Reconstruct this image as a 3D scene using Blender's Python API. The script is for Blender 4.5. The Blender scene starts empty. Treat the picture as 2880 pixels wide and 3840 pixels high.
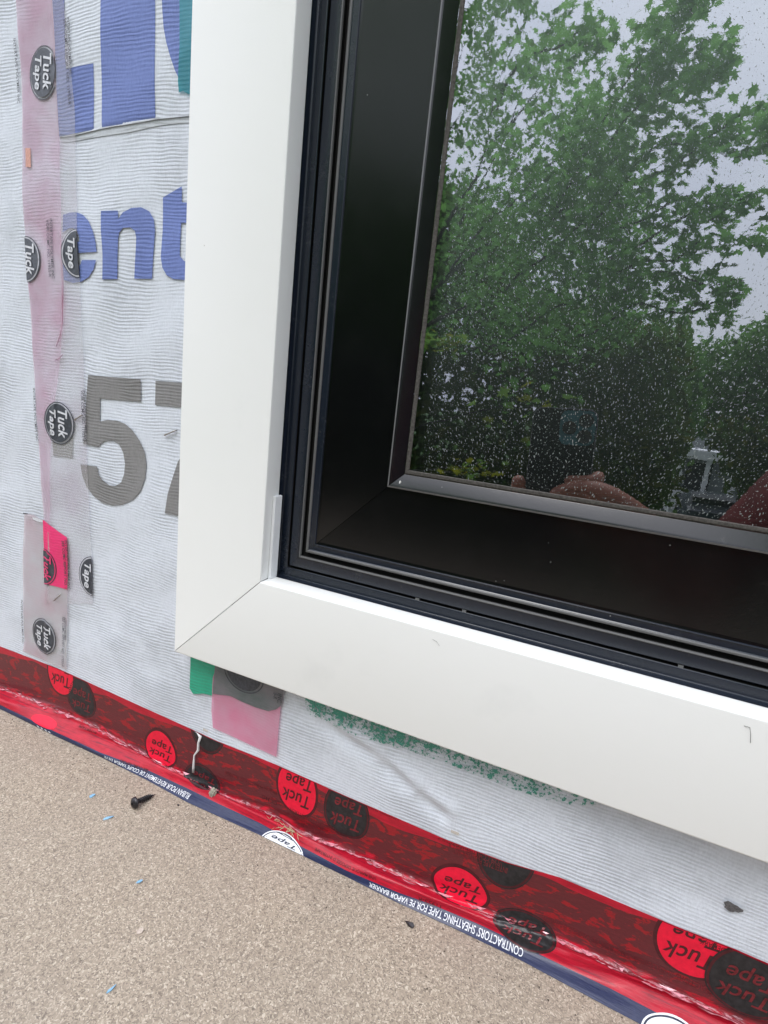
import bpy, bmesh, math, random
import numpy as np
from mathutils import Vector, Matrix, noise
from mathutils.geometry import delaunay_2d_cdt

random.seed(7); rng = np.random.default_rng(11)
scene = bpy.context.scene
COL = scene.collection

# ------------------------------------------------------------------ camera
CAM_C = np.array([0.279519776, -0.293728301, 0.208416526])
CAM_R = np.array([[0.91338381, 0.39269792, 0.10732366],
                  [0.1793748, -0.1515554, -0.97203685],
                  [-0.36545137, 0.90709388, -0.20886836]])   # right, down, forward
FOCAL = 1998.89
cam = bpy.data.cameras.new('camera')
cam.sensor_fit = 'HORIZONTAL'; cam.sensor_width = 36.0; cam.lens = FOCAL / 2880 * 36.0
cam.clip_start = 0.01; cam.clip_end = 500
cam_ob = bpy.data.objects.new('camera', cam); COL.objects.link(cam_ob)
m = Matrix.Identity(4)
for i in range(3):
    m[i][0] = CAM_R[0][i]; m[i][1] = -CAM_R[1][i]; m[i][2] = -CAM_R[2][i]; m[i][3] = CAM_C[i]
cam_ob.matrix_world = m
scene.camera = cam_ob

# ------------------------------------------------------------------ light: overcast sky
SUN_EL, SUN_AZ = math.radians(62), math.radians(190)
world = bpy.data.worlds.new('World'); scene.world = world; world.use_nodes = True
nt = world.node_tree; nt.nodes.clear()
wo = nt.nodes.new('ShaderNodeOutputWorld'); bg = nt.nodes.new('ShaderNodeBackground')
sky = nt.nodes.new('ShaderNodeTexSky'); sky.sky_type = 'NISHITA'; sky.sun_disc = False
sky.sun_elevation = SUN_EL; sky.sun_rotation = SUN_AZ; sky.dust_density = 3.0
mx = nt.nodes.new('ShaderNodeMix'); mx.data_type = 'RGBA'
tc = nt.nodes.new('ShaderNodeTexCoord'); nz = nt.nodes.new('ShaderNodeTexNoise')
nz.inputs['Scale'].default_value = 2.2; nz.inputs['Detail'].default_value = 5
nt.links.new(tc.outputs['Generated'], nz.inputs['Vector'])
cr = nt.nodes.new('ShaderNodeValToRGB')
cr.color_ramp.elements[0].position = .3; cr.color_ramp.elements[0].color = (12.6, 13.3, 16.2, 1)
cr.color_ramp.elements[1].position = .7; cr.color_ramp.elements[1].color = (17.2, 17.7, 19.2, 1)
nt.links.new(nz.outputs['Fac'], cr.inputs['Fac'])
sx = nt.nodes.new('ShaderNodeSeparateXYZ'); nt.links.new(tc.outputs['Generated'], sx.inputs[0])
el = nt.nodes.new('ShaderNodeMapRange'); el.inputs['From Min'].default_value = 0; el.inputs['From Max'].default_value = .9
el.inputs['To Min'].default_value = .62; el.inputs['To Max'].default_value = 1.36      # an overcast sky is brightest overhead
nt.links.new(sx.outputs['Z'], el.inputs['Value'])
vm = nt.nodes.new('ShaderNodeVectorMath'); vm.operation = 'SCALE'; nt.links.new(cr.outputs[0], vm.inputs[0]); nt.links.new(el.outputs[0], vm.inputs['Scale'])
mx.inputs[0].default_value = 0.88                     # cloud cover over the clear sky
nt.links.new(sky.outputs[0], mx.inputs[6]); nt.links.new(vm.outputs[0], mx.inputs[7])
nt.links.new(mx.outputs[2], bg.inputs['Color']); bg.inputs['Strength'].default_value = 0.112
nt.links.new(bg.outputs[0], wo.inputs['Surface'])
sun = bpy.data.lights.new('sun', 'SUN'); sun.energy = 1.2; sun.angle = math.radians(24); sun.color = (1, .97, .93)
sun_ob = bpy.data.objects.new('sun', sun); COL.objects.link(sun_ob)
sd = Vector((math.sin(SUN_AZ) * math.cos(SUN_EL), math.cos(SUN_AZ) * math.cos(SUN_EL), math.sin(SUN_EL)))
sun_ob.rotation_euler = sd.to_track_quat('Z', 'Y').to_euler(); sun_ob.location = (0, -3, 6)
scene.view_settings.view_transform = 'Standard'; scene.view_settings.look = 'None'
scene.view_settings.exposure = 0.37; scene.view_settings.gamma = 1.0
scene.view_settings.use_curve_mapping = False

# ------------------------------------------------------------------ sizes of the place (metres)
TRIM = 0.075                 # width of the white casing; its front face is the plane y = 0
YW = 0.0165                  # wall membrane
YG = 0.0262                  # glass
ZF = -0.126                  # deck
WX, WZ = 1.10, 1.15          # outer size of the casing

# sight-line helpers, used to read positions off the survey of the wall
def ray(px, py):
    return CAM_R.T @ np.array([(px - 1440) / FOCAL, (py - 1920) / FOCAL, 1.0])
def hit(px, py, x=None, y=None, z=None):
    d = ray(px, py)
    t = (y - CAM_C[1]) / d[1] if y is not None else ((z - CAM_C[2]) / d[2] if z is not None else (x - CAM_C[0]) / d[0])
    return CAM_C + t * d
def W(px, py):
    h = hit(px, py, y=YW - .0008); return (h[0], h[2])
def project(P):
    q = (np.asarray(P) - CAM_C) @ CAM_R.T
    return np.stack([1440 + FOCAL * q[..., 0] / q[..., 2], 1920 + FOCAL * q[..., 1] / q[..., 2]], -1)
def R1(pts, s, ox, oy):      # crop coordinates -> photograph coordinates
    return [(ox + x / s, oy + y / s) for x, y in pts]

# ------------------------------------------------------------------ material helpers
def mat(name):
    m = bpy.data.materials.new(name); m.use_nodes = True
    nt = m.node_tree; b = nt.nodes['Principled BSDF']
    return m, nt, b
def N(nt, t, **kw):
    n = nt.nodes.new(t)
    for k, v in kw.items():
        if k in n.inputs.keys(): n.inputs[k].default_value = v
        else: setattr(n, k, v)
    return n
def L(nt, a, b): nt.links.new(a, b)
def ramp(nt, fac, p0, p1, c0=(0, 0, 0, 1), c1=(1, 1, 1, 1), interp='LINEAR'):
    r = nt.nodes.new('ShaderNodeValToRGB'); r.color_ramp.interpolation = interp
    e = r.color_ramp.elements; e[0].position = p0; e[0].color = c0; e[1].position = p1; e[1].color = c1
    nt.links.new(fac, r.inputs['Fac']); return r.outputs['Color']
def mixc(nt, fac, a, b, blend='MIX'):
    x = nt.nodes.new('ShaderNodeMix'); x.data_type = 'RGBA'; x.blend_type = blend
    for s, v in ((0, fac), (6, a), (7, b)):
        if hasattr(v, 'links') or isinstance(v, bpy.types.NodeSocket): nt.links.new(v, x.inputs[s])
        else: x.inputs[s].default_value = v if s == 0 else (*v[:3], 1)
    return x.outputs[2]
def math_(nt, op, a, b=0.0, clamp=False):
    x = nt.nodes.new('ShaderNodeMath'); x.operation = op; x.use_clamp = clamp
    for s, v in ((0, a), (1, b)):
        if isinstance(v, bpy.types.NodeSocket): nt.links.new(v, x.inputs[s])
        else: x.inputs[s].default_value = v
    return x.outputs[0]
def coords(nt, scale=(1, 1, 1), which='Object'):
    t = nt.nodes.new('ShaderNodeTexCoord'); mp = nt.nodes.new('ShaderNodeMapping')
    mp.inputs['Scale'].default_value = scale; nt.links.new(t.outputs[which], mp.inputs['Vector'])
    return mp.outputs['Vector']
def noise_(nt, vec, scale, detail=4, rough=.55, dist=0):
    n = N(nt, 'ShaderNodeTexNoise'); n.inputs['Scale'].default_value = scale
    n.inputs['Detail'].default_value = detail; n.inputs['Roughness'].default_value = rough
    n.inputs['Distortion'].default_value = dist
    nt.links.new(vec, n.inputs['Vector']); return n.outputs['Fac']
def bump(nt, h, b, strength, dist):
    n = nt.nodes.new('ShaderNodeBump'); n.inputs['Strength'].default_value = strength
    n.inputs['Distance'].default_value = dist; nt.links.new(h, n.inputs['Height'])
    nt.links.new(n.outputs['Normal'], b.inputs['Normal']); return n

# rib pattern of the spun-bonded housewrap, shared by everything laid on it
def rib_nodes(nt):
    vec = coords(nt)
    sep = N(nt, 'ShaderNodeSeparateXYZ'); L(nt, vec, sep.inputs[0])
    big = noise_(nt, vec, 9, 3)
    mp = N(nt, 'ShaderNodeMapping'); mp.inputs['Scale'].default_value = (60, 1, 500); L(nt, vec, mp.inputs['Vector'])
    wig = noise_(nt, mp.outputs[0], 1.0, 3)
    z = math_(nt, 'ADD', sep.outputs['Z'], math_(nt, 'MULTIPLY', big, 0.020))
    z = math_(nt, 'ADD', z, math_(nt, 'MULTIPLY', wig, 0.0019))
    s = math_(nt, 'SINE', math_(nt, 'MULTIPLY', z, 2 * math.pi / 0.00245))
    s = math_(nt, 'ADD', math_(nt, 'MULTIPLY', s, .5), .5)
    amp = ramp(nt, noise_(nt, vec, 34, 4, .65), .36, .62, (.12,) * 3 + (1,), (1, 1, 1, 1))
    fib = N(nt, 'ShaderNodeMapping'); fib.inputs['Scale'].default_value = (900, 900, 260); L(nt, vec, fib.inputs['Vector'])
    fibre = noise_(nt, fib.outputs[0], 1.0, 3, .7)
    return vec, s, amp, fibre
def housewrap(name, light, dark, grey=.0):
    m, nt, b = mat(name)
    vec, s, amp, fibre = rib_nodes(nt)
    f = math_(nt, 'MULTIPLY', math_(nt, 'SUBTRACT', 1.0, s), amp)
    f = math_(nt, 'ADD', math_(nt, 'MULTIPLY', f, .52), math_(nt, 'MULTIPLY', math_(nt, 'SUBTRACT', fibre, .42), .95), True)
    c = mixc(nt, f, light, dark)
    c = mixc(nt, math_(nt, 'MULTIPLY', ramp(nt, noise_(nt, vec, 16, 5, .65), .52, .72), .34), c, (dark[0] * .78, dark[1] * .78, dark[2] * .76))
    L(nt, c, b.inputs['Base Color']); b.inputs['Roughness'].default_value = .62
    b.inputs['Specular IOR Level'].default_value = .35
    h = math_(nt, 'ADD', math_(nt, 'MULTIPLY', s, amp), math_(nt, 'MULTIPLY', fibre, .9))
    bump(nt, h, b, .38, .0006)
    return m
M = {}
M['wrap'] = housewrap('housewrap_white', (.655, .69, .755), (.40, .425, .48))
M['wrap_grey'] = housewrap('housewrap_underlayer', (.56, .59, .63), (.38, .40, .43))
M['ink_blue'] = housewrap('ink_blue', (.165, .222, .50), (.085, .120, .31))
M['ink_grey'] = housewrap('ink_grey', (.235, .23, .23), (.12, .12, .12))

def film(name, tint, strength, blotch=None, bl=.5):
    """a thin tape film that filters what lies under it"""
    m, nt, b = mat(name)
    out = nt.nodes['Material Output']
    vec, s, amp, fibre = rib_nodes(nt)
    tr = N(nt, 'ShaderNodeBsdfTransparent')
    c = tint
    if blotch:
        c = mixc(nt, ramp(nt, noise_(nt, vec, 28, 5, .6), .38, .66), tint, blotch)
        L(nt, c, tr.inputs['Color'])
    else: tr.inputs['Color'].default_value = (*tint, 1)
    L(nt, c, b.inputs['Base Color']) if blotch else None
    if not blotch: b.inputs['Base Color'].default_value = (*tint, 1)
    b.inputs['Roughness'].default_value = .38
    h = math_(nt, 'ADD', math_(nt, 'MULTIPLY', s, amp), fibre); bump(nt, h, b, .3, .0004)
    mixs = N(nt, 'ShaderNodeMixShader'); mixs.inputs[0].default_value = strength
    L(nt, tr.outputs[0], mixs.inputs[1]); L(nt, b.outputs[0], mixs.inputs[2]); L(nt, mixs.outputs[0], out.inputs['Surface'])
    return m
M['film_pink'] = film('faded_pink_tape', (.86, .78, .83), .30, (.78, .60, .68))
M['film_pale'] = film('faded_pale_tape', (.90, .90, .91), .22, (.84, .80, .83))
M['film_grey'] = film('dusty_tape', (.82, .81, .81), .30, (.80, .68, .71))
M['film_rose'] = film('rose_tape', (.82, .36, .50), .45, (.80, .50, .60))
M['film_hot'] = film('hot_pink_tape', (.88, .035, .19), .85, (.80, .03, .16))
M['film_dusk'] = film('dark_grey_green_tape', (.22, .21, .23), .75, (.12, .15, .15))

def simple(name, col, rough=.5, spec=.5, var=.12, scale=60, bumpd=0.0, coat=0):
    m, nt, b = mat(name)
    vec = coords(nt)
    n = noise_(nt, vec, scale, 5, .6)
    c = mixc(nt, ramp(nt, n, .3, .75), tuple(x * (1 - var) for x in col), tuple(min(1, x * (1 + var)) for x in col))
    L(nt, c, b.inputs['Base Color']); b.inputs['Roughness'].default_value = rough
    b.inputs['Specular IOR Level'].default_value = spec; b.inputs['Coat Weight'].default_value = coat
    if bumpd: bump(nt, n, b, .5, bumpd)
    return m
M['print_dark'] = simple('logo_dark_print', (.040, .046, .060), .42, .5, .5, 500)
M['print_text'] = simple('small_dark_print', (.07, .07, .08), .6, .3, .4, 500)
M['print_pale'] = simple('logo_pale_print', (.62, .63, .67), .5, .4, .2, 400)
M['print_gap'] = simple('logo_gap_print', (.50, .50, .55), .5, .4, .25, 300)
M['print_rose'] = simple('logo_rose_print', (.70, .05, .17), .4, .4, .2, 400)
M['orange'] = simple('orange_print', (.62, .33, .27), .6, .3, .25, 600)

# white casing
def casing_mat():
    m, nt, b = mat('white_vinyl_casing')
    vec = coords(nt)
    sm = ramp(nt, noise_(nt, vec, 13, 6, .62), .60, .80)
    c = mixc(nt, math_(nt, 'MULTIPLY', sm, .5), (.795, .80, .785), (.69, .70, .69))
    sp = N(nt, 'ShaderNodeTexVoronoi'); sp.inputs['Scale'].default_value = 55; L(nt, vec, sp.inputs['Vector'])
    dots = ramp(nt, sp.outputs['Distance'], .018, .03, (1, 1, 1, 1), (0, 0, 0, 1))
    pick = ramp(nt, noise_(nt, vec, 30, 2), .62, .64)
    c = mixc(nt, math_(nt, 'MULTIPLY', math_(nt, 'MULTIPLY', dots, pick), .6), c, (.35, .33, .30))
    L(nt, c, b.inputs['Base Color']); b.inputs['Roughness'].default_value = .30
    g = noise_(nt, vec, 900, 2, .5); gg = noise_(nt, vec, 5, 3)
    bump(nt, math_(nt, 'ADD', math_(nt, 'MULTIPLY', g, .10), math_(nt, 'MULTIPLY', gg, .9)), b, .35, .0009)
    return m
M['casing'] = casing_mat()
def frame_mat(name, base, rough, dust, spec=.50):
    m, nt, b = mat(name)
    vec = coords(nt)
    streak = N(nt, 'ShaderNodeMapping'); streak.inputs['Scale'].default_value = (1, 1, 1); L(nt, vec, streak.inputs['Vector'])
    n1 = noise_(nt, vec, 45, 6, .7); n2 = noise_(nt, vec, 420, 4, .7)
    d = math_(nt, 'MULTIPLY', ramp(nt, n1, .52, .74), ramp(nt, n2, .50, .70))
    vo = N(nt, 'ShaderNodeTexVoronoi'); vo.inputs['Scale'].default_value = 170; L(nt, vec, vo.inputs['Vector'])
    spk = math_(nt, 'MULTIPLY', ramp(nt, vo.outputs['Distance'], .03, .06, (1, 1, 1, 1), (0, 0, 0, 1)), ramp(nt, noise_(nt, vec, 60, 3), .6, .63))
    c = mixc(nt, math_(nt, 'MULTIPLY', d, dust), base, (.22, .22, .21))
    c = mixc(nt, math_(nt, 'MULTIPLY', spk, .6), c, (.5, .5, .48))
    L(nt, c, b.inputs['Base Color'])
    L(nt, math_(nt, 'ADD', rough, math_(nt, 'MULTIPLY', n1, .10)), b.inputs['Roughness'])
    b.inputs['Specular IOR Level'].default_value = spec
    bump(nt, noise_(nt, vec, 1500, 2), b, .08, .0003)
    return m
M['frame'] = frame_mat('black_frame', (.0018, .0020, .0026), .13, .05)
M['frame_blue'] = frame_mat('slate_frame', (.009, .013, .022), .16, .25)
M['stop'] = frame_mat('stop_black', (.005, .005, .007), .15, .12, .55)
M['bead'] = frame_mat('grey_bead', (.11, .11, .11), .30, .35, .5)
M['gasket'] = simple('rubber_gasket', (.075, .070, .064), .85, .2, .5, 700, .0004)
M['gap'] = simple('joint_gap', (.01, .01, .01), .9, .1, .1, 50)
M['clip'] = simple('white_clip_plastic', (.80, .81, .82), .25, .5, .05, 60)

# glass with a dusty film; a greenish haze, stronger with height, is painted in
def glass_mat():
    m, nt, b = mat('insulated_glass')
    out = nt.nodes['Material Output']; vec = coords(nt)
    tr = N(nt, 'ShaderNodeBsdfTransparent'); tr.inputs['Color'].default_value = (.42, .50, .46, 1)
    gl = N(nt, 'ShaderNodeBsdfGlossy'); gl.inputs['Color'].default_value = (.93, .96, 1.0, 1); gl.inputs['Roughness'].default_value = 0.0
    fr = N(nt, 'ShaderNodeFresnel'); fr.inputs['IOR'].default_value = 3.3
    m1 = N(nt, 'ShaderNodeMixShader'); L(nt, fr.outputs[0], m1.inputs[0]); L(nt, tr.outputs[0], m1.inputs[1]); L(nt, gl.outputs[0], m1.inputs[2])
    df = N(nt, 'ShaderNodeBsdfDiffuse'); df.inputs['Color'].default_value = (.66, .82, .76, 1)
    sep = N(nt, 'ShaderNodeSeparateXYZ'); L(nt, vec, sep.inputs[0])
    grow = N(nt, 'ShaderNodeMapRange'); grow.inputs['From Min'].default_value = .16; grow.inputs['From Max'].default_value = .45
    grow.inputs['To Min'].default_value = .004; grow.inputs['To Max'].default_value = .11
    L(nt, sep.outputs['Z'], grow.inputs['Value'])
    grain = noise_(nt, vec, 620, 3, .75); cloud = noise_(nt, vec, 7, 3)
    f = math_(nt, 'MULTIPLY', grow.outputs[0], math_(nt, 'ADD', math_(nt, 'MULTIPLY', grain, 1.6), math_(nt, 'MULTIPLY', cloud, .5)), True)
    # clean margin beside the stop
    mg = N(nt, 'ShaderNodeMapRange'); mg.inputs['From Min'].default_value = TRIM * 2.19; mg.inputs['From Max'].default_value = TRIM * 2.19 + .012
    L(nt, sep.outputs['X'], mg.inputs['Value'])
    f = math_(nt, 'MULTIPLY', f, math_(nt, 'ADD', math_(nt, 'MULTIPLY', mg.outputs[0], .85), .15))
    m2 = N(nt, 'ShaderNodeMixShader'); L(nt, f, m2.inputs[0]); L(nt, m1.outputs[0], m2.inputs[1]); L(nt, df.outputs[0], m2.inputs[2])
    bm_ = N(nt, 'ShaderNodeBump'); bm_.inputs['Strength'].default_value = .0022; bm_.inputs['Distance'].default_value = .001
    L(nt, noise_(nt, vec, 480, 2, .6), bm_.inputs['Height']); L(nt, bm_.outputs[0], gl.inputs['Normal'])
    L(nt, m2.outputs[0], out.inputs['Surface'])
    return m
M['glass'] = glass_mat()
M['drop'] = simple('dried_drop', (.20, .225, .22), .16, .7, .1, 50)

# deck coating: fleck on fleck
def deck_mat():
    m, nt, b = mat('speckled_deck_vinyl')
    vec = coords(nt)
    v1 = N(nt, 'ShaderNodeTexVoronoi'); v1.inputs['Scale'].default_value = 1250
    wob = N(nt, 'ShaderNodeTexNoise'); wob.inputs['Scale'].default_value = 300; wob.inputs['Detail'].default_value = 2; L(nt, vec, wob.inputs['Vector'])
    vv = N(nt, 'ShaderNodeVectorMath', operation='MULTIPLY_ADD'); L(nt, wob.outputs['Color'], vv.inputs[0]); vv.inputs[1].default_value = (.004,) * 3; L(nt, vec, vv.inputs[2])
    L(nt, vv.outputs[0], v1.inputs['Vector'])
    r = N(nt, 'ShaderNodeValToRGB'); r.color_ramp.interpolation = 'LINEAR'
    cols = [(0, (.085, .065, .055)), (.13, (.20, .165, .130)), (.38, (.34, .285, .225)), (.66, (.44, .375, .300)), (.86, (.58, .51, .42)), (1, (.82, .75, .64))]
    e = r.color_ramp.elements; e[0].position = 0; e[0].color = (*cols[0][1], 1); e[1].position = 1; e[1].color = (*cols[-1][1], 1)
    for p, c in cols[1:-1]:
        k = e.new(p); k.color = (*c, 1)
    sp = N(nt, 'ShaderNodeSeparateColor'); L(nt, v1.outputs['Color'], sp.inputs[0])
    L(nt, sp.outputs[0], r.inputs['Fac'])
    base = mixc(nt, ramp(nt, noise_(nt, vec, 1400, 3, .7), .25, 1.1), r.outputs['Color'], (.38, .325, .262))
    big = ramp(nt, noise_(nt, vec, 14, 4), .3, .75)
    base = mixc(nt, math_(nt, 'MULTIPLY', big, .30), base, (.32, .28, .245))
    vo = N(nt, 'ShaderNodeTexVoronoi'); vo.inputs['Scale'].default_value = 120; L(nt, vec, vo.inputs['Vector'])
    ds = math_(nt, 'MULTIPLY', ramp(nt, vo.outputs['Distance'], .05, .09, (1, 1, 1, 1), (0, 0, 0, 1)), ramp(nt, noise_(nt, vec, 90, 2), .60, .64))
    base = mixc(nt, math_(nt, 'MULTIPLY', ds, .75), base, (.07, .055, .06))
    base = mixc(nt, 1.0, base, (.83, .80, .765), 'MULTIPLY')
    L(nt, base, b.inputs['Base Color']); b.inputs['Roughness'].default_value = .55
    h = noise_(nt, vec, 750, 3, .6); bump(nt, h, b, .5, .0006)
    return m
M['deck'] = deck_mat()

# red sheathing tape: UV = (metres along, 0..1 across)
NAVY_T = .855
def base_tape_mat():
    m, nt, b = mat('red_sheathing_tape')
    uv = N(nt, 'ShaderNodeUVMap'); sep = N(nt, 'ShaderNodeSeparateXYZ'); L(nt, uv.outputs[0], sep.inputs[0])
    U, T = sep.outputs[0], sep.outputs[1]
    mp = N(nt, 'ShaderNodeMapping'); mp.inputs['Scale'].default_value = (1, .10, 1); L(nt, uv.outputs[0], mp.inputs['Vector'])
    v = mp.outputs[0]
    mp2 = N(nt, 'ShaderNodeMapping'); mp2.inputs['Scale'].default_value = (40, 7.5, 1); L(nt, uv.outputs[0], mp2.inputs['Vector'])
    n1 = noise_(nt, mp2.outputs[0], 1.7, 5, .62, .6)
    mp3 = N(nt, 'ShaderNodeMapping'); mp3.inputs['Scale'].default_value = (260, 60, 1); L(nt, uv.outputs[0], mp3.inputs['Vector'])
    n2 = noise_(nt, mp3.outputs[0], 1.0, 3, .7)
    mpb = N(nt, 'ShaderNodeMapping'); mpb.inputs['Scale'].default_value = (9, 2, 1); L(nt, uv.outputs[0], mpb.inputs['Vector'])
    nb = noise_(nt, mpb.outputs[0], 1.0, 2)
    # where the adhesive wets the black primer beneath, the film reads maroon; bubbles stay red
    wet = ramp(nt, math_(nt, 'ADD', n1, math_(nt, 'MULTIPLY', math_(nt, 'SUBTRACT', n2, .5), .22)), .545, .575, (1, 1, 1, 1), (0, 0, 0, 1))
    # fade out below the crease and above the primer line
    edge = math_(nt, 'ADD', T, math_(nt, 'MULTIPLY', math_(nt, 'SUBTRACT', n1, .5), .35))
    low = ramp(nt, edge, .50, .60, (1, 1, 1, 1), (0, 0, 0, 1))
    topw = math_(nt, 'ADD', .02, math_(nt, 'MULTIPLY', ramp(nt, nb, .40, .60), .065))
    hi = math_(nt, 'GREATER_THAN', T, topw)
    f = math_(nt, 'MULTIPLY', math_(nt, 'MULTIPLY', wet, low), hi, True)
    redc = mixc(nt, ramp(nt, n1, .35, .7), (.33, .004, .018), (.50, .008, .028))
    inner = mixc(nt, math_(nt, 'MULTIPLY', low, hi), redc, mixc(nt, n2, (.22, .007, .012), (.34, .010, .016)))
    maro = mixc(nt, n2, (.080, .011, .015), (.150, .020, .025))
    c = mixc(nt, f, inner, maro)
    # torn film along the crease, with pale sky glints painted into the colour
    cr_ = math_(nt, 'ABSOLUTE', math_(nt, 'SUBTRACT', T, math_(nt, 'ADD', .575, math_(nt, 'MULTIPLY', math_(nt, 'SUBTRACT', n1, .5), .16))))
    torn = math_(nt, 'MULTIPLY', ramp(nt, cr_, .008, .020, (1, 1, 1, 1), (0, 0, 0, 1)), ramp(nt, n2, .44, .60))
    c = mixc(nt, math_(nt, 'MULTIPLY', torn, .75), c, (.55, .33, .36))
    # purple-dark streaks in the folds
    mp4 = N(nt, 'ShaderNodeMapping'); mp4.inputs['Scale'].default_value = (24, 34, 1); L(nt, uv.outputs[0], mp4.inputs['Vector'])
    n4 = noise_(nt, mp4.outputs[0], 1.0, 4, .6)
    lowpart = ramp(nt, T, .38, .52)
    c = mixc(nt, math_(nt, 'MULTIPLY', math_(nt, 'MULTIPLY', ramp(nt, n4, .55, .66), lowpart), .75), c, (.13, .008, .022))
    navy = math_(nt, 'GREATER_THAN', math_(nt, 'ADD', T, math_(nt, 'MULTIPLY', math_(nt, 'SUBTRACT', nb, .5), .02)), NAVY_T)
    navc = mixc(nt, ramp(nt, n2, .35, .8), (.014, .020, .062), (.030, .038, .090))
    c = mixc(nt, navy, c, navc)
    L(nt, c, b.inputs['Base Color'])
    b.inputs['Roughness'].default_value = .36; b.inputs['Specular IOR Level'].default_value = .22
    b.inputs['Coat Weight'].default_value = .22; b.inputs['Coat Roughness'].default_value = .10
    h = math_(nt, 'ADD', n4, math_(nt, 'MULTIPLY', n2, .35))
    bump(nt, h, b, .35, .0012)
    return m
M['tape_red'] = base_tape_mat()
def glossp(name, c, r=.35, var=.12):
    m = simple(name, c, r, .5, var, 300); m.node_tree.nodes['Principled BSDF'].inputs['Specular IOR Level'].default_value = .2; m.node_tree.nodes['Principled BSDF'].inputs['Coat Weight'].default_value = .15
    m.node_tree.nodes['Principled BSDF'].inputs['Coat Roughness'].default_value = .15; return m
M['oval_red'] = glossp('oval_bright_red', (.74, .006, .036))
M['oval_dark'] = glossp('oval_charcoal', (.022, .020, .022), .35, .5)
M['ink_maroon'] = glossp('ink_maroon', (.07, .010, .014), .35, .3)
M['ink_dimred'] = glossp('ink_dim_red', (.16, .016, .022), .35, .5)
M['ink_white'] = glossp('ink_white', (.72, .74, .78), .4, .05)
M['ink_navy'] = glossp('ink_navy', (.020, .026, .05), .4, .2)
M['torn_white'] = simple('torn_film_white', (.72, .70, .70), .5, .4, .2, 300)

# ------------------------------------------------------------------ geometry helpers
def obj(name, me, m=None, parent=None, **props):
    o = bpy.data.objects.new(name, me)
    if m is not None: me.materials.append(M[m] if isinstance(m, str) else m)
    COL.objects.link(o); o.parent = parent
    for k, v in props.items(): o[k] = v
    return o
def mesh(verts, faces, smooth=False):
    me = bpy.data.meshes.new('mesh'); me.from_pydata([tuple(map(float, v)) for v in verts], [], [list(map(int, f)) for f in faces]); me.update()
    if smooth: me.shade_smooth()
    return me
def empty(name, loc=(0, 0, 0), **props):
    o = bpy.data.objects.new(name, None); COL.objects.link(o); o.location = loc; o.empty_display_size = .05
    for k, v in props.items(): o[k] = v
    return o
def link_at(o, parent):      # parent with the parent's offset removed, keeping world coordinates
    o.parent = parent; o.matrix_parent_inverse = Matrix.Translation(-parent.location)
    return o

def cdt(rings, step):
    """triangulate 2-D rings (outer rings and holes, even-odd) with inner grid points"""
    pts, faces_in = [], []
    for r in rings:
        base = len(pts); dense = []
        for i in range(len(r)):
            a, b = np.array(r[i]), np.array(r[(i + 1) % len(r)]); n = max(1, int(np.linalg.norm(b - a) / step))
            for k in range(n): dense.append(a + (b - a) * k / n)
        pts += [Vector((float(q[0]), float(q[1]))) for q in dense]
        faces_in.append(list(range(base, len(pts))))
    P = np.array([list(p) for p in pts]); lo, hi = P.min(0), P.max(0)
    gx = np.arange(lo[0] + step * .5, hi[0], step); gz = np.arange(lo[1] + step * .5, hi[1], step)
    for a in gx:
        for c in gz: pts.append(Vector((float(a), float(c))))
    v, e, f, _, _, _ = delaunay_2d_cdt(pts, [], faces_in, 2, 1e-7)
    V = np.array([list(q) for q in v]); out = []
    def inside(c):
        s = False
        for r in rings:
            n = len(r); j = n - 1
            for i in range(n):
                xi, yi = r[i]; xj, yj = r[j]
                if (yi > c[1]) != (yj > c[1]) and c[0] < (xj - xi) * (c[1] - yi) / (yj - yi + 1e-15) + xi: s = not s
                j = i
        return s
    for t in f:
        if inside(V[list(t)].mean(0)): out.append(t)
    used = sorted({i for t in out for i in t}); mp = {k: i for i, k in enumerate(used)}
    return V[used], [[mp[i] for i in t] for t in out]

# waves of the membrane (metres, towards the viewer negative y)
def ridge(x, z, a, b, w, h):
    a = np.array(a); b = np.array(b); d = b - a; l2 = d @ d
    t = np.clip(((x - a[0]) * d[0] + (z - a[1]) * d[1]) / l2, 0, 1)
    dx = x - (a[0] + t * d[0]); dz = z - (a[1] + t * d[1])
    return h * np.sin(np.pi * np.clip(t, .0, 1)) ** .6 * np.exp(-(dx * dx + dz * dz) / (w * w))
CREASE = [W(1190, 2690), W(1420, 2850), W(1560, 2975), W(1690, 3075)]
def wall_y(x, z):
    x = np.asarray(x, float); z = np.asarray(z, float)
    y = .0009 * np.sin(x * 31 + z * 14 + 1.0) * np.sin(z * 23 - x * 9) + .0005 * np.sin(x * 77 - z * 48 + 2) * np.sin(z * 61 + x * 20)
    y = y * np.clip((z + .078) / .03, 0, 1) * np.clip((.59 - z) / .06, 0, 1) * np.clip((x + .44) / .06, 0, 1) * np.clip((.59 - x) / .06, 0, 1)
    for i in range(3):
        y = y - ridge(x, z, CREASE[i], CREASE[i + 1], .0062, .0026)
        y = y + ridge(x, z, (CREASE[i][0] + .005, CREASE[i][1] + .005), (CREASE[i + 1][0] + .005, CREASE[i + 1][1] + .005), .0050, .0020)
    # overlap of the upper sheet
    return YW - .0010 - y
SEAM_X = [W(206, 0), W(217, 250), W(231, 560), W(241, 870), W(249, 1060), W(245, 1230), W(229, 1400), W(199, 1700), W(192, 1950), W(185, 2430)]
def seam_x(z):
    zs = np.array([p[1] for p in SEAM_X])[::-1]; xs = np.array([p[0] for p in SEAM_X])[::-1]
    return np.interp(z, zs, xs)
LAP = [W(225, 516), W(290, 510), W(420, 480), W(590, 450), W(709, 437)]
def lap_z(x):
    xs = np.array([p[0] for p in LAP]); zs = np.array([p[1] for p in LAP])
    return np.interp(x, xs, zs)
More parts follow.
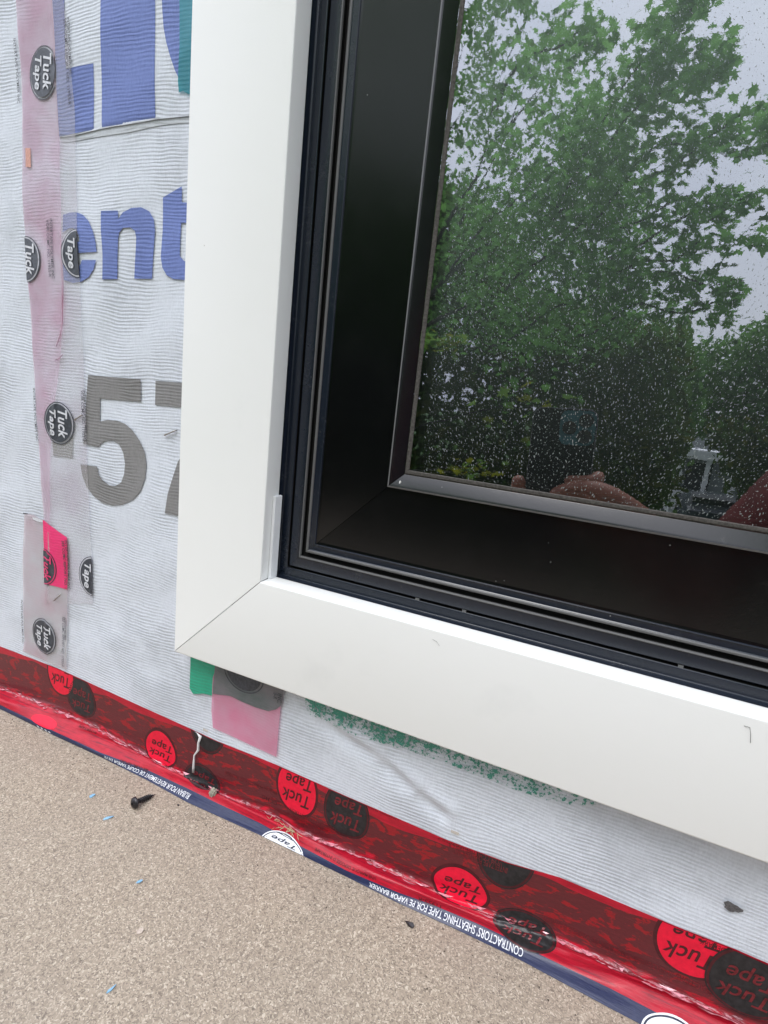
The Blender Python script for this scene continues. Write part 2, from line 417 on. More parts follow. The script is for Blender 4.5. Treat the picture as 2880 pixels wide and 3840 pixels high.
def lift(x, z):              # thickness stacked on the membrane
    x = np.asarray(x, float); z = np.asarray(z, float)
    s1 = np.clip((x - seam_x(z)) / .0015, 0, 1) * .0005
    s2 = np.clip((z - lap_z(x)) / .0012, 0, 1) * .0006 * (x > seam_x(z) - .002)
    fold = .0010 * np.exp(-((x - seam_x(z)) / .0018) ** 2)
    return s1 + s2 + fold
def wall_map(x, z, off):
    return np.stack([x, wall_y(x, z) - lift(x, z) - off, z], -1)

def wall_decal(name, rings, off, m, parent, step=.004, **props):
    V, F = cdt(rings, step)
    return obj(name, mesh(wall_map(V[:, 0], V[:, 1], off), F, True), m, parent, **props)
def pxr(pts): return [W(*p) for p in pts]

# text as triangles in a unit box
_tc = {}
def glyphs(s, bold=.0, shear=0.0, res=3):
    key = (s, bold, shear)
    if key in _tc: return _tc[key]
    cu = bpy.data.curves.new('lettering', 'FONT'); cu.body = s; cu.offset = bold; cu.shear = shear; cu.resolution_u = res
    cu.space_character = 1.0 + bold * 1.2
    o = bpy.data.objects.new('lettering', cu); COL.objects.link(o)
    bpy.context.view_layer.update()
    ev = o.evaluated_get(bpy.context.evaluated_depsgraph_get()); me = ev.to_mesh()
    bm = bmesh.new(); bm.from_mesh(me); bmesh.ops.triangulate(bm, faces=bm.faces[:])
    V = np.array([v.co[:2] for v in bm.verts]); F = [[v.index for v in f.verts] for f in bm.faces]
    ev.to_mesh_clear(); bm.free(); bpy.data.objects.remove(o); bpy.data.curves.remove(cu)
    lo, hi = V.min(0), V.max(0)
    V = (V - lo) / (hi - lo); asp = (hi - lo)[0] / (hi - lo)[1]
    _tc[key] = (V, F, asp); return _tc[key]
def sub(V, F, ext, step):
    """split long edges so that a text mesh can follow a curved surface"""
    bm = bmesh.new(); vs = [bm.verts.new((*(v * ext), 0)) for v in V]
    for f in F:
        try: bm.faces.new([vs[i] for i in f])
        except ValueError: pass
    for _ in range(4):
        es = [e for e in bm.edges if e.calc_length() > step]
        if not es: break
        bmesh.ops.subdivide_edges(bm, edges=es, cuts=1); bmesh.ops.triangulate(bm, faces=bm.faces[:])
    bm.verts.index_update()
    V2 = np.array([v.co[:2] for v in bm.verts]) / ext; F2 = [[v.index for v in f.verts] for f in bm.faces]; bm.free()
    return V2, F2
def wall_text(name, s, a, b, h, off, m, parent, bold=0.0, shear=0.0, up=1, clip=None):
    """letters run from a to b on the wall; up=+1 puts their tops to the left of the direction"""
    V, F, asp = glyphs(s, bold, shear)
    a = np.array(a); b = np.array(b); d = b - a; l = np.linalg.norm(d); d = d / l; n = np.array([-d[1], d[0]]) * up
    V, F = sub(V, F, np.array([l, h]), .0018)
    P = a + V[:, :1] * l * d + V[:, 1:] * h * n
    if clip is not None:
        F = [f for f in F if clip(P[f].mean(0))]
        if not F: return None
    return obj(name, mesh(wall_map(P[:, 0], P[:, 1], off), F), m, parent)
def ellipse(c, ra, rb, ax, n=48):
    c = np.array(c); ax = np.array(ax) / np.linalg.norm(ax); bx = np.array([-ax[1], ax[0]])
    return [tuple(c + ra * math.cos(t) * ax + rb * math.sin(t) * bx) for t in np.linspace(0, 2 * math.pi, n, endpoint=False)]
def clip_poly(ring, f):      # keep the part of a ring where f >= 0 (Sutherland-Hodgman on a near-straight limit)
    out = []
    for i in range(len(ring)):
        p, q = ring[i], ring[(i + 1) % len(ring)]; fp, fq = f(p), f(q)
        if fp >= 0: out.append(p)
        if (fp >= 0) != (fq >= 0):
            t = fp / (fp - fq); out.append((p[0] + (q[0] - p[0]) * t, p[1] + (q[1] - p[1]) * t))
    return out

# ================================================================== THE WALL
wall = empty('wall', (0, YW, ZF), label='house wall wrapped in white ribbed housewrap with blue and grey lettering', category='wall')
def wall_grid(x0, x1, z0, z1, step, hole=None):
    xs = np.arange(x0, x1 + step / 2, step); zs = np.arange(z0, z1 + step / 2, step)
    X, Z = np.meshgrid(xs, zs, indexing='ij')
    P = np.stack([X, wall_y(X, Z), Z], -1).reshape(-1, 3); nz_ = len(zs); F = []
    for i in range(len(xs) - 1):
        for j in range(nz_ - 1):
            cx, cz = (xs[i] + xs[i + 1]) / 2, (zs[j] + zs[j + 1]) / 2
            if hole and hole(cx, cz): continue
            F.append([i * nz_ + j, (i + 1) * nz_ + j, (i + 1) * nz_ + j + 1, i * nz_ + j + 1])
    return P, F
hole = lambda x, z: .040 < x < WX - .040 and .040 < z < WZ - .040
P, F = wall_grid(-.45, .60, ZF, .60, .0025, hole)
link_at(obj('wrap_sheet', mesh(P, F, True), 'wrap'), wall)
Pa = []; Fa = []
for (x0, x1, z0, z1) in ((-2.5, -.45, ZF, 2.6), (.60, 3.2, ZF, 2.6), (-.45, .60, .60, 2.6)):
    n = 10 * 0
    P, F = wall_grid(x0, x1, z0, z1, .05 if True else 0, hole)
    P[:, 1] = YW - .001
    F = [[q + len(Pa) for q in f] for f in F]; Pa += P.tolist(); Fa += F
link_at(obj('wrap_sheet', mesh(Pa, Fa, True), 'wrap'), wall)

# second sheet right of the seam (greyer), and the upper sheet lapped over it
zz = np.linspace(.595, ZF + .0, 60)
ring = [(float(seam_x(z)), float(z)) for z in zz[::-1]]
low_ring = [(float(seam_x(z)), float(z)) for z in np.linspace(ZF + .001, .58, 80)]
top_ring = [(float(x), float(lap_z(x))) for x in np.linspace(.045, float(seam_x(lap_z(-.13))), 24)]
up = [(float(seam_x(z)), float(z)) for z in np.linspace(float(lap_z(-.13)), .59, 30)] + [(.045, .59)] + [p for p in top_ring]
def sheet(name, rings, off, m, label=None):
    V, F = cdt(rings, .004)
    kw = {'label': label} if label else {}
    return link_at(obj(name, mesh(np.stack([V[:, 0], wall_y(V[:, 0], V[:, 1]) - off, V[:, 1]], -1), F, True), m, None, **kw), wall)
sheet('upper_wrap_sheet', [up], .0011, 'wrap', 'upper sheet lapped over the lower one')
# grey fold under the lap
fold = [(float(x), float(lap_z(x)) + .0006) for x in np.linspace(float(seam_x(.36)) + .001, .045, 30)]
fold += [(float(x), float(lap_z(x)) - .0040 - .0006 * math.sin(x * 60)) for x in np.linspace(.045, float(seam_x(.36)) + .001, 30)]
sheet('wrap_fold', [fold], .0004, 'wrap_grey')

# big lettering: blue and grey print
s1, s2 = 1.3825, 1.508
def big(pts, s, oy, name, m, off=.00025): 
    return link_at(wall_decal(name, [pxr(R1(pts, s, 0, oy))], off * .6, m, None, .0026), wall)
lapL = lambda p: p[1] - lap_z(p[0]) - .0004
def big_u(pts, m='ink_blue'):
    r = pxr(R1(pts, s1, 0, 0)); r = clip_poly(r, lapL)
    V, F = cdt([r], .0026)
    link_at(obj('printed_letter', mesh(wall_map(V[:, 0], V[:, 1], .00028), F, True), m), wall)
big_u([(283, -60), (345, -60), (345, 300), (352, 362), (385, 357), (498, 338), (498, 780), (308, 780), (300, 500)])
big_u([(535, -60), (818, -60), (812, 780), (540, 780)])
big_u([(848, -60), (852, 60), (858, 150), (872, 225), (893, 300), (918, 375), (948, 440), (985, 492), (1080, 560), (1080, -60)])
e_up = [(368, 163), (400, 150), (440, 148), (480, 163), (515, 200), (540, 260), (553, 320), (558, 373), (462, 378), (440, 376), (368, 374), (368, 318), (400, 315), (462, 315), (458, 280), (445, 252), (425, 238), (400, 240), (368, 262)]
e_lo = [(368, 374), (400, 376), (400, 400), (410, 440), (430, 465), (450, 460), (466, 440), (472, 418), (553, 418), (540, 470), (510, 515), (465, 540), (420, 546), (368, 530)]
big(e_up, s2, 700, 'printed_letter', 'ink_blue', .0004); big(e_lo, s2, 700, 'printed_letter', 'ink_blue', .00042)
big([(583, 142), (674, 138), (676, 185), (700, 148), (745, 122), (800, 117), (845, 140), (870, 185), (878, 250), (872, 380), (865, 522), (766, 522), (770, 380), (772, 290), (764, 250), (740, 232), (700, 235), (680, 262), (674, 300), (672, 400), (674, 526), (590, 528), (590, 380), (583, 250)], s2, 700, 'printed_letter', 'ink_blue', .0004)
big([(922, 62), (1028, -2), (1028, 88), (1120, 92), (1120, 206), (1026, 206), (1022, 395), (1045, 422), (1120, 430), (1120, 530), (1040, 528), (985, 524), (948, 502), (924, 460), (915, 400), (922, 250)], s2, 700, 'printed_letter', 'ink_blue', .0004)
five = [(502, 10), (795, 33), (795, 160), (568, 142), (566, 272), (610, 263), (665, 268), (710, 285), (750, 320), (790, 378), (817, 440), (828, 510), (824, 590), (800, 665), (760, 712), (700, 740), (640, 746), (580, 730), (530, 692), (492, 635), (475, 580), (465, 513), (555, 526), (563, 572), (586, 607), (622, 632), (658, 636), (690, 616), (706, 570), (711, 510), (702, 450), (680, 402), (645, 380), (605, 380), (578, 395), (563, 416), (478, 400), (490, 200)]
big(five, s2, 1400, 'printed_numeral', 'ink_grey', .0004)
big([(312, 340), (422, 340), (422, 478), (312, 465)], s2, 1400, 'printed_point', 'ink_grey', .0004)
big([(880, 42), (1130, 60), (1130, 200), (877, 178)], s2, 1400, 'printed_numeral', 'ink_grey', .0004)
big([(1060, 420), (1080, 820), (938, 790), (955, 680), (985, 580), (1010, 500)], s2, 1400, 'printed_numeral', 'ink_grey', .00042)

# staples in the membrane
M['steel'] = simple('staple_steel', (.42, .41, .40), .35, .6, .3, 900); M['steel'].node_tree.nodes['Principled BSDF'].inputs['Metallic'].default_value = .8
def tube_mesh(path, rad, n=6, taper=None):
    V = []; F = []; path = [Vector(p) for p in path]
    for i, p in enumerate(path):
        d = (path[min(i + 1, len(path) - 1)] - path[max(i - 1, 0)]).normalized()
        a = d.orthogonal().normalized(); b_ = d.cross(a); r = rad if taper is None else rad * taper[i]
        for k in range(n):
            t = 2 * math.pi * k / n; V.append(p + (a * math.cos(t) + b_ * math.sin(t)) * r)
    for i in range(len(path) - 1):
        for k in range(n):
            F.append([i * n + k, i * n + (k + 1) % n, (i + 1) * n + (k + 1) % n, (i + 1) * n + k])
    F.append(list(range(n))[::-1]); F.append([(len(path) - 1) * n + k for k in range(n)])
    return mesh(V, F, True)
def wall_pt(px, py, off): x, z = W(px, py); return tuple(wall_map(np.array(x), np.array(z), off))
for (a, b_, lab) in (((621, 1632), (664, 1614), 'small steel staple in the housewrap beside the grey numeral seven'),
                     ((287, 1575), (312, 1557), 'small steel staple under the taped seam left of the grey numeral five'),
                     ((212, 2249), (235, 2226), 'small steel staple under the dusty tape patch below the hot pink piece')):
    p0 = Vector(wall_pt(*a, -.001)); p1 = Vector(wall_pt(*a, .0009)); p2 = Vector(wall_pt(*b_, .0009)); p3 = Vector(wall_pt(*b_, -.001))
    obj('staple', tube_mesh([p0, p1, p1 + (p2 - p1) * .5 + Vector((0, -.0003, 0)), p2, p3], .0006), 'steel', None, label=lab, category='staple', group='staples in the housewrap')
# clear plastic tag corners poking above the red tape
for (a, b_, lab) in (((1694, 3105), (1722, 3128), 'tiny clear tape tag above the red tape, right of the long crease'),
                     ((766, 2728), (783, 2743), 'tiny clear tape tag beside the rose tape patch, just above the red tape')):
    x0, z0 = W(*a); x1, z1 = W(*b_)
    wall_decal('tape_tag', [[(x0, z0), (x1, z0), (x1, z1), (x0, z1)]], .0007, film('amber_tag', (.72, .66, .58), .4, (.8, .74, .66)), None, .004, label=lab, category='tape tag', group='clear tags above the red tape')
# nail head stain on the right
x, z = W(2745, 3397)
M['rust'] = simple('dirty_nail', (.10, .095, .10), .6, .4, .6, 900, .0004)
ng = []
for k in range(18):
    t = k * 2 * math.pi / 18; r = .0038 * (1 + .18 * math.sin(3 * t + 1) + .1 * math.sin(7 * t)); ng.append((x + r * 1.15 * math.cos(t), z + r * .72 * math.sin(t)))
wall_decal('nail_head', [ng], .0008, 'rust', None, .001, label='dark dirty nail head in the housewrap under the casing at right', category='nail')

# ================================================================== TAPES ON THE WALL
def strip_ring(left, right): return pxr(left) + pxr(right)[::-1]
T1L = [(60, -40), (76, 217), (87, 434), (86, 700), (106, 1060), (126, 1330), (149, 1650), (166, 1950), (172, 2050), (176, 2190), (176, 2262)]
T1R = [(243, -40), (272, 217), (289, 434), (292, 700), (308, 1060), (318, 1380), (331, 1660), (341, 1950), (352, 2262)]
t1 = empty('seam_tape', (-.17, YW - .002, .07), label='long faded pink tape strip running down the housewrap seam beside the lettering', category='tape')
seam_px = [(206, -40), (217, 250), (231, 560), (241, 870), (249, 1060), (245, 1230), (229, 1400), (199, 1700), (192, 1950), (189, 2100), (186, 2262)]
link_at(wall_decal('tape_film', [strip_ring(T1L[:-2] + [(176, 2262)], seam_px)], .0007, 'film_pink', None, .004), t1)
pale_top = [p for p in seam_px]
link_at(wall_decal('tape_film', [strip_ring(pale_top, T1R)], .0007, 'film_pale', None, .004), t1)
t2 = empty('seam_tape', (-.19, YW - .002, -.07), label='lower dusty tape patch with a hot pink corner, just above the red tape', category='tape')
T2 = [(96, 1924), (130, 1930), (163, 1950), (172, 1952), (190, 1965), (225, 1990), (258, 2012), (262, 2196), (259, 2330), (256, 2510), (90, 2440), (96, 2400), (94, 2130)]
link_at(wall_decal('tape_film', [pxr(T2)], .0011, 'film_grey', None, .004), t2)
HOT = [(165, 1948), (190, 1965), (225, 1990), (260, 2014), (260, 2208), (215, 2196), (175, 2186), (172, 2050)]
link_at(wall_decal('pink_area', [pxr(HOT)], .0014, 'film_hot', None, .004), t2)
# torn white top edge and black dot
link_at(wall_decal('torn_edge', [pxr([(128, 1938), (145, 1942), (166, 1950), (166, 1958), (146, 1954), (130, 1946)])], .0016, 'print_pale', None, .003), t2)
link_at(wall_decal('torn_edge', [pxr([(94, 1922), (112, 1924), (111, 1927), (94, 1926)])], .0016, 'print_dark', None, .003), t2)
# orange print mark
link_at(wall_decal('orange_mark', [pxr([(99, 557), (118, 557), (121, 630), (101, 628)])], .0010, 'orange', None, .004), t1)

def logo(parent, off, left, right, top, bot, m_oval='print_dark', m_txt='print_pale', clipf=None, m_gap='print_gap', words=('Tuck', 'Tape'), dx=0.0):
    """an oval with two words reading downwards; the four px extremes give its size"""
    l, r, t, b_ = W(*left), W(*right), W(*top), W(*bot)
    c = ((l[0] + r[0]) / 2, (t[1] + b_[1]) / 2); ra = (t[1] - b_[1]) / 2; rb = (r[0] - l[0]) / 2
    ax = np.array([(b_[0] - t[0]) * .5, -(t[1] - b_[1])]); ax /= np.linalg.norm(ax); nx = np.array([-ax[1], ax[0]])   # nx = up of the letters (+x)
    keep = (lambda rg: clip_poly(rg, clipf)) if clipf else (lambda rg: rg)
    o1 = keep(ellipse(c, ra * 1.03, rb * 1.04, ax)); o2 = keep(ellipse(c, ra * .99, rb * .98, ax)); o3 = keep(ellipse(c, ra * .93, rb * .90, ax))
    link_at(wall_decal('logo_ring', [o1, o2] if clipf is None else [o1], off, m_oval, None, .0015), parent)
    if clipf is not None: link_at(wall_decal('logo_gap', [o2], off + .0002, m_gap, None, .0015), parent)
    else: link_at(wall_decal('logo_gap', [ellipse(c, ra * .995, rb * .995, ax)], off - .0002, m_gap, None, .0015), parent)
    link_at(wall_decal('logo_oval', [o3], off + .0004, m_oval, None, .0015), parent)
    cc = np.array(c)
    cl = (lambda q: clipf(q) >= 0) if clipf else None
    for word, k, wl in ((words[0], .05, 1.38), (words[1], -.62, 1.28)):
        if not word: continue
        hh = rb * .62; ln = ra * wl
        base = cc + nx * rb * k + nx * 0
        a = base - ax * ln / 2 + nx * 0; b2 = base + ax * ln / 2
        if word == 'Tape': a = a - nx * rb * .08; b2 = b2 - nx * rb * .08
        # letters run along ax (downwards); tops towards +x
        o = wall_text('logo_word', word, a, b2, hh, off + .0009, m_txt, None, .022, .22, 1, cl)
        if o: link_at(o, parent)
T1Lw = pxr(T1L); T1Rw = pxr(T1R)
def left_edge(p):
    zs = [q[1] for q in T1Lw][::-1]; xs = [q[0] for q in T1Lw][::-1]; return p[0] - np.interp(p[1], zs, xs)
def right_edge(p):
    zs = [q[1] for q in T1Rw][::-1]; xs = [q[0] for q in T1Rw][::-1]; return np.interp(p[1], zs, xs) - p[0]
P1 = lambda x, y: (x / s1, y / s1); P2 = lambda x, y: (x / s2, 700 + y / s2); P3 = lambda x, y: (x / s2, 1400 + y / s2)
O = .0012
logo(t1, O, P1(160, 380), P1(298, 380), P1(232, 240), P1(225, 518))
logo(t1, O, P2(68, 410), P2(236, 410), P2(150, 285), P2(158, 540), clipf=left_edge, words=('Tuck', ''))
logo(t1, O, P2(370, 380), P2(540, 380), P2(455, 248), P2(462, 515), clipf=right_edge, words=('', 'Tape'))
logo(t1, O, P3(268, 280), P3(430, 280), P3(345, 165), P3(352, 397))
logo(t1, O, P3(458, 1150), P3(606, 1150), P3(530, 1040), P3(535, 1256), clipf=right_edge, words=('', 'Tape'))
# logos of the lower patch
def t2left(p): return p[0] - W(173, 2100)[0]
logo(t2, .0016, P3(196, 1090), P3(328, 1090), P3(262, 990), P3(262, 1186), 'print_dark', 'print_rose', clipf=t2left, m_gap='print_rose', words=('Tuck', ''))
logo(t2, .0016, P3(202, 1480), P3(325, 1480), P3(262, 1386), P3(262, 1575))
def lines(parent, s, a, b_, h, off=.0012, m='print_text', bold=.006):
    link_at(wall_text('small_print', s, W(*a), W(*b_), h, off, m, None, bold, 0, 1), parent)
def P(x, y, s, ox, oy): return (ox + x / s, oy + y / s)
lines(t1, 'INTERTAPE POLYMER INC', P1(76, 207), P1(96, 540), .0028)
lines(t1, 'INTERTAPE POLYMER INC', P1(362, 105), P1(378, 400), .0028); lines(t1, 'SEE CCMC REPORT NO. 11955-R', P1(344, 110), P1(366, 555), .0030)
lines(t1, 'INTERTAPE POLYMER INC', P2(292, 186), P2(306, 522), .0030); lines(t1, 'VOIR CCMC NO. 11955-R', P2(272, 190), P2(288, 515), .0030)
lines(t1, 'INTERTAPE POLYMER INC', P3(194, 84), P3(216, 382), .0028)
lines(t1, 'INTERTAPE POLYMER INC', P3(482, 94), P3(492, 390), .0026); lines(t1, 'VOIR CCMC NO. 11955-R', P3(468, 96), P3(478, 385), .0028)
lines(t2, 'INTERTAPE POLYMER INC', P3(380, 940), P3(399, 1216), .0032, .0018); lines(t2, 'SEE CCMC REPORT NO. 1', P3(362, 942), P3(380, 1210), .0032, .0018)
lines(t2, 'INTERTAPE POLYMER INC.', P3(134, 1275), P3(136, 1524), .0028, .0018)
lines(t2, 'INTERTAPE POLYMER', P3(378, 1375), P3(376, 1500), .0024, .0018); lines(t2, 'SEE CCMC REPORT NO. 11955-R', P3(366, 1370), P3(362, 1652), .0028, .0018)
# hair-thin wrinkle folds of the seam tape
for pts in ([(240, 1215), (232, 1260), (216, 1300)], [(243, 1330), (228, 1345), (210, 1352)], [(236, 870), (240, 1100), (246, 1225)]):
    pp = [wall_pt(x, y, .0009) for x, y in pts]
    link_at(obj('tape_wrinkle', tube_mesh(pp, .0007, 5, [.3] + [1] * (len(pp) - 2) + [.3]), 'film_pink'), t1)

# green spray paint / sheathing tape beside and below the casing
def blotch_mat(name, c, thr, scale=240, c2=None):
    m, nt, b = mat(name); out = nt.nodes['Material Output']
    vec, s, amp, fibre = rib_nodes(nt)
    uv = N(nt, 'ShaderNodeUVMap'); sep = N(nt, 'ShaderNodeSeparateXYZ'); L(nt, uv.outputs[0], sep.inputs[0])
    n = noise_(nt, vec, scale, 4, .7); n0 = noise_(nt, vec, 45, 3)
    f = math_(nt, 'ADD', n, math_(nt, 'MULTIPLY', math_(nt, 'SUBTRACT', n0, .5), .5))
    a = math_(nt, 'GREATER_THAN', math_(nt, 'ADD', f, math_(nt, 'MULTIPLY', sep.outputs[1], .22)), thr)
    col = mixc(nt, noise_(nt, vec, 90, 4), c, c2 or tuple(x * 1.5 for x in c))
    L(nt, col, b.inputs['Base Color']); b.inputs['Roughness'].default_value = .45
    bump(nt, math_(nt, 'ADD', s, fibre), b, .4, .0005)
    tr = N(nt, 'ShaderNodeBsdfTransparent'); ms = N(nt, 'ShaderNodeMixShader'); L(nt, a, ms.inputs[0]); L(nt, tr.outputs[0], ms.inputs[1]); L(nt, b.outputs[0], ms.inputs[2])
    L(nt, ms.outputs[0], out.inputs['Surface']); return m
M['green_flake'] = blotch_mat('abraded_green', (.045, .215, .165), .70, 430)
M['green_solid'] = blotch_mat('solid_green', (.012, .27, .165), .30, 200, (.03, .40, .25))
M['teal_glaze'] = film('teal_glaze', (.10, .42, .50), .55, (.06, .34, .40))
def with_uv(o, fn):
    uvl = o.data.uv_layers.new(name='UVMap')
    co = np.array([v.co[:] for v in o.data.vertices])
    for lp in o.data.loops: uvl.data[lp.index].uv = fn(co[lp.vertex_index])
gb = []
TB = [(1145, 2625), (1250, 2660), (1400, 2715), (1700, 2822), (1930, 2905), (2235, 3015)]
BB = [(2238, 3018), (2100, 3012), (1900, 2945), (1700, 2870), (1560, 2822), (1450, 2790), (1330, 2745), (1200, 2690), (1150, 2668)]
up_ = [(W(*q)[0], W(*q)[1] + .008) for q in TB]
gm = wall_decal('green_mark', [up_ + pxr(BB)], .0005, 'green_flake', None, .004, label='scuffed green paint band along the wrap just under the bottom casing', category='paint mark')
with_uv(gm, lambda c: (c[0], min(1, max(0, (c[2] + .045) / .04))))
g2 = wall_decal('green_mark', [[W(*q) for q in R1([(940, -40), (1100, -40), (1100, 520), (985, 495), (960, 480), (938, 488), (935, 430), (945, 250)], s1, 0, 0)]], .0010, 'teal_glaze', None, .004,
                label='teal green paint streak beside the upper left edge of the casing', category='paint mark')
s4 = 1.3825
G = lambda pts: [W(x / s4, 2300 + y / s4) for x, y in pts]
gp = wall_decal('green_tape', [G([(995, 170), (1135, 190), (1128, 300), (1108, 425), (1060, 412), (1008, 414), (990, 385), (992, 300)])], .0009, 'green_solid', None, .004,
                label='bright green paint dab under the lower left corner of the casing', category='paint mark')
with_uv(gp, lambda c: (c[0], 1))
t3 = empty('tape_patch', (.05, YW - .002, -.06), label='rose pink tape patch with a dark printed top, below the casing corner', category='tape')
link_at(wall_decal('tape_film', [G([(1110, 330), (1128, 270), (1475, 380), (1462, 480), (1440, 738), (1110, 588), (1100, 500)])], .0011, 'film_rose', None, .004), t3)
link_at(wall_decal('dark_area', [G([(1128, 200), (1490, 330), (1468, 470), (1440, 490), (1400, 500), (1330, 482), (1260, 455), (1200, 425), (1110, 412)])], .0015, 'film_dusk', None, .004), t3)
def clipT(p): return 1.0
l_, r_, t_, b_ = G([(1195, 330)])[0], G([(1352, 330)])[0], G([(1275, 240)])[0], G([(1275, 402)])[0]
cx_, cz_, ra_, rb_ = (l_[0] + r_[0]) / 2, (t_[1] + b_[1]) / 2 + .003, .019, .0165
link_at(wall_decal('logo_ring', [ellipse((cx_, cz_), ra_, rb_, (1, 0)), ellipse((cx_, cz_), ra_ * .95, rb_ * .95, (1, 0))], .0018, 'print_dark', None, .004), t3)
link_at(wall_decal('logo_oval', [ellipse((cx_, cz_), ra_ * .86, rb_ * .88, (1, 0))], .0018, 'print_dark', None, .004), t3)
link_at(wall_text('small_print', 'INC.', G([(1453, 405)])[0], G([(1448, 455)])[0], .0036, .0019, 'print_text', None, .01, 0, 1), t3)
link_at(wall_text('small_print', '5-R', G([(1430, 400)])[0], G([(1426, 432)])[0], .0036, .0019, 'print_text', None, .01, 0, 1), t3)

# ================================================================== DECK
def sheet_obj(name, x0, x1, y0, y1, z, m, nx=1, ny=1, **props):
    V = []; F = []
    for i in range(nx + 1):
        for j in range(ny + 1): V.append((x0 + (x1 - x0) * i / nx, y0 + (y1 - y0) * j / ny, z))
    for i in range(nx):
        for j in range(ny): F.append([i * (ny + 1) + j, (i + 1) * (ny + 1) + j, (i + 1) * (ny + 1) + j + 1, i * (ny + 1) + j + 1])
    return obj(name, mesh(V, F), m, None, **props)
deck_me = bmesh.new(); bmesh.ops.create_cube(deck_me, size=1)
for v in deck_me.verts: v.co = Vector((.2 + v.co.x * 5.6, -.465 + v.co.y * .97, ZF - .11 + v.co.z * .22))
me = bpy.data.meshes.new('mesh'); deck_me.to_mesh(me); deck_me.free()
obj('floor', me, 'deck', None, kind='structure')

# ================================================================== RED TAPE AT THE FOOT OF THE WALL
def row(pxs, **pl):
    key = 'y' if 'z' in pl else 'z'; out = []
    for q in pxs:
        h = hit(*q, **pl); out.append((h[0], h[1] if key == 'y' else h[2]))
    out.sort(); return np.array(out)
r_top = row([(0, 2423), (215, 2505), (380, 2580), (700, 2725), (815, 2778), (1040, 2868), (1300, 2985), (1493, 3068), (1680, 3150), (1900, 3232), (2100, 3289), (2300, 3373), (2550, 3478), (2760, 3559), (2880, 3611)], y=.0155)
r_cr = row([(0, 2585), (300, 2700), (600, 2865), (811, 2974), (1001, 3050), (1149, 3139), (1300, 3193), (1657, 3357), (1811, 3419), (2100, 3527), (2354, 3654), (2631, 3758), (2880, 3860)], y=.0125)
r_rg = row([(17, 2629), (422, 2791), (700, 2920), (840, 2990), (1000, 3068), (1200, 3165), (1400, 3270), (1599, 3357), (1782, 3434), (2100, 3576), (2335, 3670), (2570, 3772), (2700, 3830)], z=-.1175)
r_nv = row([(60, 2672), (203, 2742), (380, 2823), (549, 2886), (700, 2955), (811, 3010), (980, 3088), (1106, 3160), (1300, 3265), (1493, 3347), (1686, 3415), (1879, 3506), (2100, 3615), (2288, 3706), (2457, 3795)], z=-.1220)
r_ed = row([(0, 2654), (105, 2701), (203, 2753), (380, 2840), (549, 2924), (701, 3008), (971, 3130), (1300, 3288), (1493, 3386), (1715, 3487), (1956, 3603), (2100, 3680), (2288, 3781), (2401, 3840)], z=ZF + .0004)
TR = [0, .28, .50, .60, .74, NAVY_T, 1.0]
def tape_rows(X):
    zt = np.interp(X, r_top[:, 0], r_top[:, 1]); zc = np.interp(X, r_cr[:, 0], r_cr[:, 1])
    yr = np.interp(X, r_rg[:, 0], r_rg[:, 1]); yn = np.interp(X, r_nv[:, 0], r_nv[:, 1]); ye = np.interp(X, r_ed[:, 0], r_ed[:, 1])
    yn = np.minimum(yn, yr - .0008); ye = np.minimum(ye, yn - .0008)
    zc = np.clip(zc, -.121, -.112)
    o = np.ones_like(X)
    Y = [YW - .0013 * o, YW - .0014 * o, YW - .0019 * o, .0125 * o, yr, yn, ye]
    Z = [zt, zt * .42 + zc * .58 - .001, zt * .1 + zc * .9, zc, -.1175 * o, -.1220 * o, (ZF + .0004) * o]
    return np.array(Y), np.array(Z)
def tape_surf(X, T, off=0.0):
    X = np.atleast_1d(np.asarray(X, float)); T = np.atleast_1d(np.asarray(T, float))
    Y, Z = tape_rows(X); y = np.empty_like(X); z = np.empty_like(X); n = len(TR)
    idx = np.clip(np.searchsorted(TR, T, side='right') - 1, 0, n - 2)
    for k in range(n - 1):
        s = idx == k
        if not s.any(): continue
        t0, t1_ = TR[k], TR[k + 1]; u = (T[s] - t0) / (t1_ - t0)
        for A, out in ((Y[:, s], y), (Z[:, s], z)):
            p1, p2 = A[k], A[k + 1]; h = t1_ - t0
            m1 = (A[k + 1] - A[k - 1]) / (TR[k + 1] - TR[k - 1]) * h if k > 0 else (p2 - p1)
            m2 = (A[k + 2] - A[k]) / (TR[k + 2] - TR[k]) * h if k < n - 2 else (p2 - p1)
            if k == 3 or k == 2: m1, m2 = m1 * .7, m2 * .7
            out[s] = (2 * u**3 - 3 * u**2 + 1) * p1 + (u**3 - 2 * u**2 + u) * m1 + (-2 * u**3 + 3 * u**2) * p2 + (u**3 - u**2) * m2
    # crumple of the film where it bridges the corner
    env = np.exp(-((T - .60) / .10) ** 2)
    cr1 = np.abs(np.sin(X * 233 + 3 * np.sin(X * 71) + T * 40)) * np.sin(X * 97 + T * 55)
    cr2 = np.sin(X * 510 + T * 60 + 2 * np.sin(X * 130)) * np.sin(T * 95 - X * 40)
    d = env * (.0007 * cr1 + .00035 * cr2) + .00025 * np.sin(X * 60 + T * 20) * np.clip(T * 2, 0, 1) * (T < .97)
    d = d + off
    # push along a normal that turns from -y (wall) to +z (deck)
    a = np.clip((T - .45) / .5, 0, 1) * math.radians(68)
    y = y - d * np.cos(a); z = z + d * np.sin(a)
    return np.stack([X, y, z], -1)
_gx = np.linspace(-.30, .47, 400); _gt = np.linspace(0, 1, 90)
_GX, _GT = np.meshgrid(_gx, _gt, indexing='ij'); _GP = project(tape_surf(_GX.ravel(), _GT.ravel()))
def tuv(px, py):
    k = np.argmin((_GP[:, 0] - px) ** 2 + (_GP[:, 1] - py) ** 2)
    return (_GX.ravel()[k], _GT.ravel()[k])
